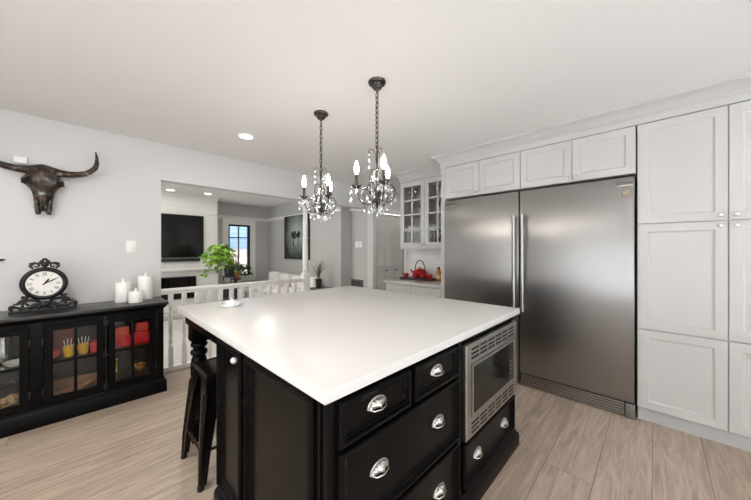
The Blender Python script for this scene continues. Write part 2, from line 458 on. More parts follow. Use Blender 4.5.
# picture rail / upper band, crown strips and board strips
RZ = 2.15
struct('trim_1', MB().sweep([(LX, 4.39), (LX, LY), (2.12, LY)], [(0, RZ - .055), (.02, RZ - .055), (.024, RZ - .01), (.05, RZ), (.05, RZ + .02), (0, RZ + .02)]), WHITE)
struct('trim_2', MB().box(3.75, 3.799, WY + .131, 4.388, RZ - .05, RZ + .03, .004), WHITE)
struct('trim_3', MB().box(OPX1, OPX1 + .055, WY - .015, WY - .001, 0, 2.16, .003), WHITE)
# bifold closet doors beside the casing
for i in range(4):
    a0 = 3.90 + i * .288; a1 = a0 + .282
    M = faceY(WY + .03)
    d = struct('door_%d' % (i + 1), MB(M).box(a0, a1, -.03, -.006, .01, 2.045, .002), WHITE)
    pn = MB(M)
    for c0, c1 in ((a0 + .05, a0 + .132), (a0 + .152, a1 - .048)):
        for b0, b1 in ((1.78, 1.95), (1.02, 1.70), (.18, .90)):
            pn.panel(c0, c1, b0, b1, [(0, -.006), (.004, .006), (.012, .006), (.018, -.005), (.024, -.005), (.034, .003)])
    struct('door_panel', pn, WHITE, d)
    struct('door_gap_shade', MB(M).box(a1 - .004, a1 + .004, -.02, -.008, .01, 2.04), mat('door_shadow_line', '#8d8a86', .6), d)  # grey strip painting the shadow line between the door leaves
    if i in (1, 2):
        xx = a0 + .035
        struct('door_handle', MB(M).box(xx - .03, xx + .03, -.005, .018, .925, .945, .003).box(xx - .006, xx + .006, -.006, .004, .925, .95), mat('dark_handle', '#2a2826', .4, .8), d)
tr = MB(faceY(WY)); tr.box(3.858, 3.896, 0, .018, 0, 2.06, .003).box(3.858, 5.10, .0, .02, 2.06, 2.14, .003)
struct('trim_4', tr, WHITE)
struct('door_head_strip', MB(faceY(WY + .13)).box(3.905, 5.05, -.03, .0, 2.048, 2.058), DKGAP)  # black strip in the gap above the closet doors
# nook wall end trim
struct('trim_6', MB().box(3.685, 3.815, 2.901, 2.925, 0, CEIL - .001, .003), WHITE)
# baseboards
bbp = [(0, 0), (.014, 0), (.014, .09), (.008, .11), (0, .115)]
struct('baseboard_left', MB().sweep([(-.99, WY), (XL, WY)], bbp), WHITE)
struct('baseboard_side', MB().sweep([(XL, WY), (XL, YB)], bbp), WHITE)
struct('baseboard_living', MB().sweep([(LX, 4.39), (LX, LY), (2.15, LY)], bbp), WHITE)
# crown on the kitchen cabinets is part of the setting
crown = [(-.02, 2.335), (.004, 2.335), (.004, 2.385), (.012, 2.392), (.012, 2.405), (.022, 2.412), (.03, 2.425), (.052, 2.445), (.072, 2.455), (.082, 2.46), (.082, 2.4795), (-.02, 2.4795)]
struct('trim_7', MB().sweep([(3.70, 2.745), (3.35, 2.745), (3.35, 1.885), (3.08, 1.885), (3.08, -.845), (3.70, -.845)][::-1], [(-o if False else o, z) for o, z in crown]), CABW)

# chimney breast
CY = 6.95
br = MB()
br.box(-.35, 2.13, CY, LY - .001, 0, CEIL - .001)
struct('wall_chimney_breast', br, WHITE)
tb = MB(faceY(CY))
tb.box(-.35, 2.14, 0, .012, 2.10, 2.112, .003).box(-.35, 2.14, 0, .010, 2.24, 2.255, .003)
tb.box(-.35, 2.145, 0, .018, 2.33, 2.35, .004).box(1.875, 2.13, 0, .012, 1.0, 2.09, .002)
tb.prism([(0, 0)] * 0 or [(-.35, 2.42), (2.15, 2.42), (2.15, 2.479), (-.35, 2.479)], 'y', 0, .03)
struct('trim_8', tb, WHITE)
bd = MB(faceY(CY))
for i in range(12):
    x = 1.74 + i * .034
    bd.box(x, x + .028, 0, .008, .06, .9, .002)
struct('trim_9', bd, WHITE)

# ================================================================== ISLAND
IX0, IX1, IY0, IY1, IZ = .486, 2.125, .673, 2.466, .94
BX0, BX1, BY0, BY1 = .52, 2.09, .705, 1.66
wt = MB().box(IX0, IX1, IY0, IY1, IZ - .037, IZ, .003).build('island_worktop', QUARTZ)
tag(wt, 'thick white quartz worktop covering the black kitchen island', 'worktop')
isl = thing('kitchen_island', 'large black kitchen island with panelled side, drawers and turned corner legs', 'kitchen island', (1.3, 1.58, 0))
b = MB()
b.box(BX0 + .006, BX1 - .006, BY0 + .012, BY1, .02, IZ - .037)
b.box(BX0, BX0 + .045, BY0, BY0 + .045, .08, IZ - .038, .003)          # corner post
b.box(BX1 - .045, BX1, BY0, BY0 + .045, .08, IZ - .038, .003)
b.build('body', BLACK, isl)
b = MB()
b.sweep([(BX0, BY1), (BX0, BY0), (BX1, BY0), (BX1, BY1), (BX0, BY1)][::-1], [(-.005, 0), (.03, 0), (.03, .07), (.024, .085), (.014, .095), (.01, .11), (-.005, .115)])
b.build('plinth', BLACK, isl)
# apron under the overhang
b = MB()
b.box(BX0 + .01, BX0 + .035, BY1, 2.42, IZ - .12, IZ - .038).box(BX1 - .035, BX1 - .01, BY1, 2.42, IZ - .12, IZ - .038).box(BX0 + .02, BX1 - .02, 2.40, 2.425, IZ - .12, IZ - .038)
b.build('apron', BLACK, isl)
# face frame on the front
M = faceY(BY0)
b = MB(M)
b.box(BX0 + .045, .548, -.01, .004, .1, IZ - .038).box(1.305, 1.335, -.01, .006, .1, IZ - .038)
b.box(.545, 1.305, -.01, .002, .885, IZ - .038).box(1.335, BX1 - .045, -.01, .002, .872, IZ - .038)
b.build('face_frame', BLACK, isl)
raised = [(0, 0), (0, .016), (.004, .024), (.014, .027), (.020, .024), (.022, .018), (.030, .018), (.034, .010), (.044, .008), (.048, .002), (.052, .002)]
drawerp = [(0, 0), (0, .014), (.003, .022), (.012, .025), (.017, .022), (.019, .016), (.026, .016), (.031, .007), (.038, .004)]
def cup_pull(cx, z, d, M, parent):
    b = MB(M); w, h, o = .042, .024, .024
    nA, nB = 24, 8
    loops = []
    for j in range(nB + 1):
        bb = PI / 2 * j / nB
        row = []
        for i in range(nA + 1):
            a = PI * i / nA
            rib = 1 + .10 * math.cos(a * 14) * math.sin(bb)
            row.append((cx - w * math.cos(a) * math.sin(bb) * rib, d + .002 + o * math.cos(bb) * (.55 + .45 * math.sin(a)) * 1.0, z - .012 + h * math.sin(a) * math.sin(bb) * rib * 1.15))
        loops.append(row)
    b.rings(loops, (False, False), closed=False)
    b.tube([(cx - w, d + .003, z - .013), (cx - w * .7, d + .02, z - .016), (cx, d + .027, z - .017), (cx + w * .7, d + .02, z - .016), (cx + w, d + .003, z - .013)], .0022, 6)
    pts = [(cx - (w + .003) * math.cos(PI * i / 16), d + .002, z - .012 + (h * 1.15 + .003) * math.sin(PI * i / 16)) for i in range(17)]
    b.tube(pts, .003, 6)
    o = b.build('cup_pull', CHROME, parent, 50, label='polished nickel shell shaped cup pull')
    sol = o.modifiers.new('s', 'SOLIDIFY'); sol.thickness = .0015
    return o
def drawer(a0, a1, b0, b1, pulls, zp):
    d = MB(M).panel(a0, a1, b0, b1, drawerp).build('drawer', BLACK, isl, 20)
    for p in pulls: cup_pull(p, zp, .005, M, d)
drawer(.552, .905, .735, .880, [.725], .815)
drawer(.930, 1.296, .735, .880, [1.108], .815)
drawer(.552, 1.296, .425, .722, [.737, 1.118], .585)
drawer(.552, 1.296, .125, .410, [.737, 1.128], .27)
drawer(1.343, 2.062, .135, .362, [1.515, 1.895], .245)
# left side: narrow door with crystal knob, big raised panel, corner stile
M2 = faceX(BX0)
b = MB(M2).panel(1.325, 1.64, .125, .885, raised)
dd = b.build('side_door', BLACK, isl, 20)
kb = MB(M2); kb.lathe([(.006, 0), (.006, .014)], (1.347, .018, .852), 'y', 12); kb.sphere((1.347, .040, .852), .015, 10, 7)
kb.build('knob', mat('faceted_knob', '#e8e8ea', .08, .6), dd, 0, label='small faceted crystal knob')
MB(M2).panel(.76, 1.285, .125, .885, raised).build('side_panel', BLACK, isl, 20)
for a in (.745, 1.305): MB(M2).box(a - .008, a + .008, -.004, .008, .1, .895, .002).build('stile', BLACK, isl)
# back and right side panels (seen only from elsewhere)
M3 = Matrix(((0, 1, 0, BX1 - .006), (1, 0, 0, 0), (0, 0, 1, 0), (0, 0, 0, 1)))
MB(M3).panel(.78, 1.62, .125, .885, raised).build('side_panel', BLACK, isl, 20)
# turned legs
for lx in (.600, 2.01):
    ly = 2.35
    b = MB()
    b.box(lx - .056, lx + .056, ly - .056, ly + .056, .70, IZ - .038, .003)
    b.box(lx - .056, lx + .056, ly - .056, ly + .056, 0, .145, .004)
    b.lathe([(.045, .143), (.052, .15), (.05, .165), (.036, .175), (.034, .19), (.044, .2), (.047, .215), (.04, .23), (.034, .24), (.037, .27), (.046, .36), (.052, .46), (.053, .53), (.046, .575), (.038, .59), (.05, .6), (.055, .615), (.05, .63), (.036, .64), (.036, .648), (.05, .656), (.055, .67), (.05, .684), (.038, .69), (.045, .702)], (lx, ly, 0), n=28)
    b.build('leg', BLACK, isl)
# microwave with trim kit
mw = thing('microwave', 'built-in stainless microwave with slotted trim frame in the island', 'microwave', (1.70, .70, .385))
MX0, MX1, MZ0, MZ1 = 1.350, 2.075, .378, .862
Mw = faceY(BY0 - .001)
b = MB(Mw)
b.ringframe(MX0, MX1, MZ0, MZ1, [(0, 0), (0, .022), (.004, .026), (.05, .026), (.052, .016), (.052, 0)])
gz0, gz1 = MZ0 + .105, MZ1 - .105
b.box(MX0 + .05, MX1 - .05, 0, .0255, gz1, MZ1 - .045).box(MX0 + .05, MX1 - .05, 0, .0255, MZ0 + .045, gz0)
b.build('trim_kit', STEEL2, mw)
for zs in ((MZ1 - .030, MZ1 - .053, MZ1 - .076), (MZ0 + .026, MZ0 + .049, MZ0 + .072)):
    b = MB(Mw)
    for zz in zs:
        for i in range(6):
            a = MX0 + .055 + i * .104
            b.box(a, a + .09, .02, .0268, zz - .006, zz + .006, .002)
    b.build('vent_slots', DKGAP, mw)
b = MB(Mw).ringframe(MX0 + .055, MX1 - .055, gz0 + .002, gz1 - .002, [(0, .0), (0, .032), (.014, .032), (.014, .0)])
b.build('door_frame', STEEL2, mw)
MB(Mw).box(MX0 + .068, MX1 - .16, .001, .029, gz0 + .014, gz1 - .014).build('door_glass', BLGLASS, mw)
b = MB(Mw).box(MX1 - .158, MX1 - .068, .001, .029, gz0 + .014, gz1 - .014)
cp = b.build('control_panel', mat('dark_control_panel', '#101114', .25), mw)
MB(Mw).box(MX1 - .145, MX1 - .085, .029, .0295, gz1 - .06, gz1 - .035).build('display', mat('display_glass', '#2b3238', .2), cp)
b = MB(Mw)
for r in range(5):
    for c in range(3):
        b.box(MX1 - .143 + c * .022, MX1 - .127 + c * .022, .029, .0298, gz0 + .03 + r * .026, gz0 + .044 + r * .026)
b.build('button', mat('grey_print', '#4b4e52', .5), cp)

# glass dish on the island
gd = thing('glass_dish', 'small clear covered glass dish on the white island worktop', 'dish', (.77, 2.20, IZ))
b = MB(); b.lathe([(.05, .001), (.065, .003), (.072, .014), (.072, .02), (.066, .02), (.06, .01), (.05, .006)], (.77, 2.20, IZ), n=28); b.build('dish', mat('milky_glass', '#e9ebec', .08), gd)
b = MB(); b.lathe([(.05, .012), (.048, .03), (.02, .038), (.008, .041), (.010, .05), (.004, .055)], (.77, 2.20, IZ), n=24); b.build('lid', MATS['milky_glass'], gd)

# ================================================================== STOOL
SCX, SCY, SZ = .655, 2.005, .61
st = thing('metal_stool', 'gunmetal square metal bar stool tucked under the island overhang', 'stool', (SCX, SCY, 0))
b = MB(); b.box(SCX - .152, SCX + .152, SCY - .152, SCY + .152, SZ - .02, SZ, .012, 3)
b.box(SCX - .14, SCX + .14, SCY - .14, SCY + .14, SZ - .045, SZ - .018, .008)
b.tube([(SCX - .138, SCY - .138, SZ), (SCX + .138, SCY - .138, SZ), (SCX + .138, SCY + .138, SZ), (SCX - .138, SCY + .138, SZ)], .006, 8, closed=True)
b.build('seat', STOOLM, st)
for sx in (-1, 1):
    for sy in (-1, 1):
        b = MB()
        def sec(z, o, w, t):
            # L-shaped angle section opening towards the centre
            x, y = SCX + sx * o, SCY + sy * o
            P = [(0, 0), (-w, 0), (-w, -t), (-t, -t), (-t, -w), (0, -w)]
            return [(x + sx * p, y + sy * q, z) for p, q in P]
        b.rings([sec(.02, .190, .036, .006), sec(.16, .184, .048, .006), sec(SZ - .14, .154, .078, .006), sec(SZ - .06, .145, .105, .006), sec(SZ - .022, .142, .125, .006)])
        b.tube([(SCX + sx * .187, SCY + sy * .187, .02), (SCX + sx * .181, SCY + sy * .181, .16), (SCX + sx * .145, SCY + sy * .145, SZ - .1)], [.010, .012, .018], 8)
        lg = b.build('leg', STOOLM, st, 40)
        b = MB(); b.lathe([(.016, 0), (.018, .004), (.017, .028), (.012, .032)], (SCX + sx * .182, SCY + sy * .182, 0), n=12); b.build('foot_cap', DKGAP, lg)
for (p, q) in (((-1, -1), (1, -1)), ((1, -1), (1, 1)), ((1, 1), (-1, 1)), ((-1, 1), (-1, -1))):
    z = .20
    b = MB(); b.tube([(SCX + p[0] * .174, SCY + p[1] * .174, z), (SCX + q[0] * .174, SCY + q[1] * .174, z)], .008, 8); b.build('rung', STOOLM, st)

# ================================================================== FRIDGE WALL
FX = 3.08
shaker = [(0, 0), (0, .017), (.002, .019), (.058, .019), (.061, .0145), (.068, .0125), (.070, .011)]
def knob(M, a, z, parent, d=.019):
    b = MB(M); b.lathe([(.009, 0), (.009, .003), (.005, .005), (.005, .016), (.014, .02), (.016, .026), (.012, .031), (.004, .033)], (a, d, z), 'y', 14)
    return b.build('knob', CHROME, parent, label='small round polished nickel knob')
MF = faceX(FX + .019)
def cab_doors(cab, doors):
    for (a0, a1, b0, b1, kn) in doors:
        d = MB(MF).panel(a0, a1, b0, b1, shaker).build('door', CABW, cab, 20)
        if kn: knob(MF, kn[0], kn[1], d)
# tall pantry cabinet
pc = thing('pantry_cabinet', 'tall white shaker pantry cabinet with six doors right of the refrigerator', 'cabinet', (3.4, -.37, 0))
MB().box(3.10, 3.699, -.84, .105, .103, 2.36).build('carcass', CABW, pc)
MB().box(3.112, 3.69, -.838, .100, 0, .103).build('toe_kick', mat('toe_kick_paint', '#b9b8b6', .5), pc)
g = .0022
rows = ((.106, .722 - g), (.724 + g, 1.545 - g), (1.547 + g, 2.330))
for (b0, b1), kz in zip(rows, (None, 1.513, 1.585)):
    cab_doors(pc, [(-.356 + g, .101, b0, b1, (-.356 + .035, kz) if kz else None), (-.815, -.356 - g, b0, b1, (-.356 - .035, kz) if kz else None)])
MB().box(3.084, 3.11, -.84, -.8155, .103, 2.335).build('end_panel', CABW, pc)
# over-fridge cabinets
FY0, FY1, FYM = .112, 1.822, .972
for (y0, y1, ym, lab) in ((FYM, FY1, 1.399, 'white two-door cabinet above the left refrigerator column'), (FY0, FYM, .537, 'white two-door cabinet above the right refrigerator column')):
    oc = thing('overhead_cabinet', lab, 'cabinet', (3.4, (y0 + y1) / 2, 1.955))
    MB().box(3.10, 3.699, y0 + .0005, y1 - .0005, 1.955, 2.36).build('carcass', CABW, oc)
    cab_doors(oc, [(ym + g, y1 - g, 1.957, 2.330, (ym + .035, 1.99)), (y0 + g, ym - g, 1.957, 2.330, (ym - .035, 1.99))])
sp = MB().box(3.082, 3.699, FY1 + .001, 1.88, 0, 2.36).build('side_panel_board', CABW)
tag(sp, 'narrow white end panel on the left side of the refrigerators', 'panel')
# the two refrigerator columns
def fridge(y0, y1, hy, plate, lab):
    fr = thing('refrigerator', lab, 'refrigerator', (3.4, (y0 + y1) / 2, 0), None)
    MB().box(3.11, 3.69, y0 + .006, y1 - .006, .02, 1.94).build('body', mat('dark_fridge_body', '#1a1a1b', .5), fr)
    d = MB().box(3.055, 3.105, y0 + .008, y1 - .005, .128, 1.925, .004).build('door', STEEL, fr)
    b = MB(); hx = 3.0
    b.tube([(hx, hy, .745), (hx, hy, 1.685)], .0165, 16)
    for z in (.80, 1.63): b.tube([(hx, hy, z), (3.056, hy, z)], .009, 10)
    for z in (.745, 1.64): b.tube([(hx, hy, z), (hx, hy, z + .045)], .019, 16)
    b.build('handle', HANDLEM, d, label='vertical polished bar handle')
    b = MB(); b.box(3.050, 3.0548, plate[0], plate[1], 1.862, 1.892, .001); p = b.build('badge', mat('badge_steel', '#6d6b68', .25, .9), d)
    b = MB(); b.box(3.0485, 3.0545, plate[0], plate[1], 1.857, 1.863, .001); b.build('badge_edge', CHROME, p)
    b = MB()
    b.box(3.085, 3.10, y0 + .01, y1 - .01, .004, .124)
    gr = b.build('base_grille', DKGAP, fr)
    b = MB()
    for i in range(5):
        z = .016 + i * .0215
        b.prism([(3.060, z), (3.086, z + .006), (3.086, z + .016), (3.060, z + .012)], 'y', y0 + (.07 if y0 < .5 else .01), y1 - .008)
    b.build('louver', STEEL2, gr)
    return fr
f1 = fridge(FYM, FY1, 1.010, (1.68, 1.785), 'left stainless steel refrigerator column with vertical bar handle')
f2 = fridge(FY0, FYM, .932, (.128, .225), 'right stainless steel refrigerator column with small flower magnet')
MB().box(3.050, 3.10, FY0 + .004, FY0 + .062, .0, .118, .002).build('corner_block', mat('steel_block', '#8b8986', .35, .9), f2)
mg = MB()
for a in range(5):
    an = 2 * PI * a / 5 + .3
    mg.sphere((3.049, .172 + .016 * math.cos(an), 1.80 + .016 * math.sin(an)), .011, 10, 6, sx=.5)
mg.sphere((3.047, .172, 1.80), .008, 8, 6, sx=.6)
mg.box(3.049, 3.053, .168, .173, 1.765, 1.79)
tag(mg.build('flower_magnet', mat('beige_magnet', '#b5a48c', .5)), 'small beige flower magnet on the right refrigerator door', 'magnet')

# ================================================================== COFFEE NOOK
NY0, NY1 = 1.885, 2.80
nb = thing('base_cabinet', 'white base cabinet with two doors below the marble nook worktop', 'cabinet', (3.4, 2.34, 0))
MB().box(3.085, 3.699, NY0, NY1 - .02, .10, .869).build('carcass', CABW, nb)
MB().box(3.13, 3.69, NY0, NY1 - .03, 0, .10).build('toe_kick', MATS['toe_kick_paint'], nb)
MN = faceX(3.085)
for (a0, a1, kk) in ((NY0 + .004, 2.330, 2.295), (2.336, NY1 - .024, 2.37)):
    d = MB(MN).panel(a0, a1, .105, .862, shaker).build('door', CABW, nb, 20)
    b = MB(MN); b.box(kk - .007, kk + .007, .018, .03, .70, .84, .004); b.build('handle', CHROME, d)
tag(MB().box(3.04, 3.699, NY0 - .003, NY1, .871, .909, .003).build('nook_worktop', MARBLE), 'pale grey marble worktop in the nook left of the refrigerators', 'worktop')
struct('backsplash', MB().box(3.690, 3.6995, NY0, NY1, .91, 1.376), TILE)
UX = 3.35
uc = thing('display_cabinet', 'white wall cabinet with glass lattice doors above the nook worktop', 'cabinet', (3.5, 2.3, 1.376))
b = MB()
b.box(UX + .02, 3.69, 2.72, 2.74, 1.376, 2.36).box(UX + .02, 3.69, NY0, NY0 + .02, 1.376, 2.36)
b.box(UX + .02, 3.69, NY0, 2.74, 1.376, 1.40).box(UX + .02, 3.69, NY0, 2.74, 2.29, 2.36).box(3.672, 3.69, NY0, 2.74, 1.376, 2.36)
b.box(UX + .02, 3.66, 2.305, 2.32, 1.40, 2.29)
b.build('carcass', CABW, uc)
MB().box(UX - .004, 3.69, NY0 - .002, 2.742, 1.355, 1.376, .003).build('light_rail', CABW, uc)
SH = (1.62, 1.85, 2.07)
for z in SH: MB().box(UX + .03, 3.67, NY0 + .02, 2.72, z - .008, z + .008).build('shelf', CABW, uc)
MU = faceX(UX + .019)
for (a0, a1, kk) in ((NY0 + .003, 2.308, 2.28), (2.312, 2.738, 2.34)):
    d = MB(MU).ringframe(a0, a1, 1.380, 2.325, [(0, 0), (0, .018), (.002, .02), (.06, .02), (.066, .012), (.066, 0)]).build('door', CABW, uc, 20)
    b = MB(MU); am = (a0 + a1) / 2
    b.box(am - .011, am + .011, .003, .017, 1.44, 2.262, .002)
    for z in (1.645, 1.851, 2.057): b.box(a0 + .062, a1 - .062, .003, .0165, z - .011, z + .011, .002)
    b.build('muntin', CABW, d)
    MB(MU).box(a0 + .06, a1 - .06, .005, .008, 1.44, 2.264).build('glass', GLASSD, d)
    knob(MU, kk, 1.415, d)
# glassware inside
def wineglass(x, y, z, lab, s=1.0, src=[None]):
    if src[0] is None:
        g = thing('wine_glass', lab, 'glass', (x, y, z), 'glassware in the display cabinet')
        b = MB(); b.lathe([(.032, 0), (.03, .003), (.004, .006), (.004, .075), (.02, .09), (.034, .115), (.036, .14), (.03, .175), (.028, .175), (.034, .14), (.03, .115), (.01, .09)], (x, y, z), n=16)
        b.build('bowl', CRYST, g); src[0] = g; return g
    return copy_tree(src[0], (x, y, z), lab)
gi = 0
for (y, x, lab) in ((2.66, 3.48, 'wine glass at the left end of the top shelf'), (2.56, 3.50, 'wine glass second from left on the top shelf'), (2.43, 3.48, 'wine glass third from left on the top shelf'), (2.20, 3.50, 'wine glass behind the right door on the top shelf')):
    wineglass(x, y, SH[2] + .0085, lab)
for (y, x, lab) in ((2.62, 3.48, 'wine glass at the left end of the shelf below the top'), (2.46, 3.50, 'wine glass right of centre on the shelf below the top'), (2.17, 3.48, 'wine glass behind the right door, one shelf below the top')):
    wineglass(x, y, SH[1] + .0085, lab)
def lone(name, prof, c, m, lab, cat, n=20, group=None):
    o = MB().lathe(prof, c, n=n).build(name, m); return tag(o, lab, cat, group)
lone('bowl', [(.03, 0), (.05, .01), (.075, .05), (.07, .05), (.03, .012)], (3.48, 2.18, SH[0] + .0085), mat('sage_ceramic', '#8f9c86', .4), 'sage green bowl behind the right glass door', 'bowl')
lone('bowl', [(.04, 0), (.06, .01), (.085, .06), (.08, .06), (.04, .012)], (3.50, 2.60, SH[0] + .0085), WAX, 'white bowl on the second shelf behind the left glass door', 'bowl')
lone('glass_jar', [(.04, 0), (.045, .01), (.045, .12), (.03, .14), (.03, .16), (.028, .16)], (3.50, 2.44, 1.401), CRYST, 'clear glass jar at the bottom of the display cabinet', 'jar')
lone('glass_jar', [(.03, 0), (.035, .01), (.035, .15), (.02, .17), (.02, .18), (.01, .18)], (3.49, 2.62, 1.401), CRYST, 'slim clear glass jar at the far left bottom of the display cabinet', 'jar')
for i, (y, c, hh, lab) in enumerate(((2.24, '#3a1a1c', .17, 'dark red bottle at the left of the group behind the right glass door'), (2.18, '#22282a', .15, 'blackish bottle in the middle of the group behind the right glass door'), (2.12, '#5a4a3a', .16, 'brown bottle beside the blackish one behind the right glass door'))):
    lone('bottle', [(.026, 0), (.028, .01), (.028, hh * .6), (.012, hh * .75), (.011, hh), (.002, hh)], (3.46 + .02 * (i % 2), y, 1.401), mat('bottle_%d' % i, c, .2), lab, 'bottle', 16, 'bottles in the display cabinet')
# teapot set
NZ = .9095
tray = MB().box(3.36, 3.62, 2.24, 2.76, NZ, NZ + .025, .008).build('serving_tray', mat('dark_tray', '#2a1416', .3)); tag(tray, 'dark tray under the red teapot and cups', 'tray')
TZ = NZ + .0255
TX, TY = 3.54, 2.52
tp = thing('teapot', 'red cast iron teapot with a black arched handle', 'teapot', (TX, TY, TZ))
b = MB(); b.lathe([(.055, 0), (.085, .012), (.108, .05), (.106, .08), (.082, .108), (.055, .115)], (TX, TY, TZ), n=32); b.build('body', RED, tp)
b = MB(); b.lathe([(.058, .113), (.048, .126), (.018, .131), (.011, .137), (.017, .150), (.005, .155)], (TX, TY, TZ), n=20); b.build('lid', RED, tp)
b = MB(); b.tube([(TX - .005, TY + .09, TZ + .055), (TX - .015, TY + .13, TZ + .075), (TX - .02, TY + .155, TZ + .11)], [.022, .015, .012], 10); b.build('spout', RED, tp)
b = MB(); b.tube([(TX, TY + .088 * math.cos(a), TZ + .10 + .15 * math.sin(a)) for a in [PI * i / 16 for i in range(17)]], .007, 8); b.build('handle', POTB, tp, label='black arched handle')
cp0 = None
for (x, y, lab) in ((3.42, 2.69, 'red tea cup at the left end of the tray'), (3.40, 2.50, 'red tea cup in front of the teapot'), (3.41, 2.38, 'red tea cup right of the one in front of the teapot'), (3.44, 2.285, 'red tea cup at the right end of the tray')):
    if cp0 is None:
        cp0 = MB().lathe([(.02, 0), (.032, .006), (.046, .036), (.047, .055), (.044, .055), (.036, .025), (.012, .01)], (x, y, TZ), n=20).build('tea_cup', RED)
        tag(cp0, lab, 'cup', 'red tea cups around the teapot')
    else:
        c = cp0.copy(); COL.objects.link(c); c.location = (x, y, TZ); c['label'] = lab
for (y, lab) in ((2.185, 'amber oil bottle with black cap, left of the pair by the refrigerator'), (2.105, 'amber oil bottle with black cap, right of the pair by the refrigerator')):
    o = thing('oil_bottle', lab, 'bottle', (3.52, y, NZ), 'oil bottles on the nook worktop')
    c = (3.52, y, NZ)
    MB().lathe([(.026, 0), (.035, .006), (.037, .035), (.035, .08), (.030, .13), (.017, .15), (.015, .16)], c, n=18).build('bottle_body', AMBER, o)
    MB().lathe([(.017, .158), (.018, .161), (.017, .19), (.003, .192)], c, n=14).build('cap', POTB, o)
    MB().lathe([(.0372, .034), (.0375, .038), (.0357, .078), (.0352, .08)], c, n=18, cap=(False, False)).build('paper_label', mat('cream_paper', '#d9c9a0', .6), o)

# ================================================================== CEILING LIGHTS
cl0 = None
CANLAB = {(1.16, 2.93): 'round recessed downlight in the kitchen ceiling left of the chandeliers', (1.21, 6.60): 'left of the two recessed downlights in front of the television', (1.81, 6.49): 'right of the two recessed downlights in front of the television'}
OTH = ['unseen downlight above the sideboard corner', 'unseen downlight above the camera side of the room', 'unseen downlight near the back wall window', 'unseen downlight near the pantry cabinet', 'unseen downlight in the far window corner', 'unseen downlight by the back window', 'unseen downlight behind the pantry cabinet', 'unseen downlight by the side window', 'downlight added in the passage to light the closet doors', 'unseen downlight over the living room side', 'unseen downlight above the white sofa', 'unseen downlight over the middle of the living room', 'unseen downlight near the living room side window']
k_ = 0
for i, (x, y) in enumerate(KITCHEN_CANS + LIVING_CANS):
    lab = CANLAB.get((x, y))
    if lab is None: lab = OTH[k_]; k_ += 1
    if lab == '': lab = 'recessed downlight over the stair side'
    if cl0 is None:
        cl0 = thing('ceiling_light', lab, 'ceiling light', (x, y, CEIL - .008), 'recessed downlights')
        MB().lathe([(.062, .0075), (.08, .0075), (.078, 0), (.065, -.002), (.062, .004)], (x, y, CEIL - .008), n=28, cap=(False, False)).build('trim_ring', PLAST, cl0)
        MB().lathe([(.001, .004), (.063, .004), (.063, .007), (.001, .007)], (x, y, CEIL - .008), n=28).build('lens', CANM, cl0)
    else: copy_tree(cl0, (x, y, CEIL - .008), lab)

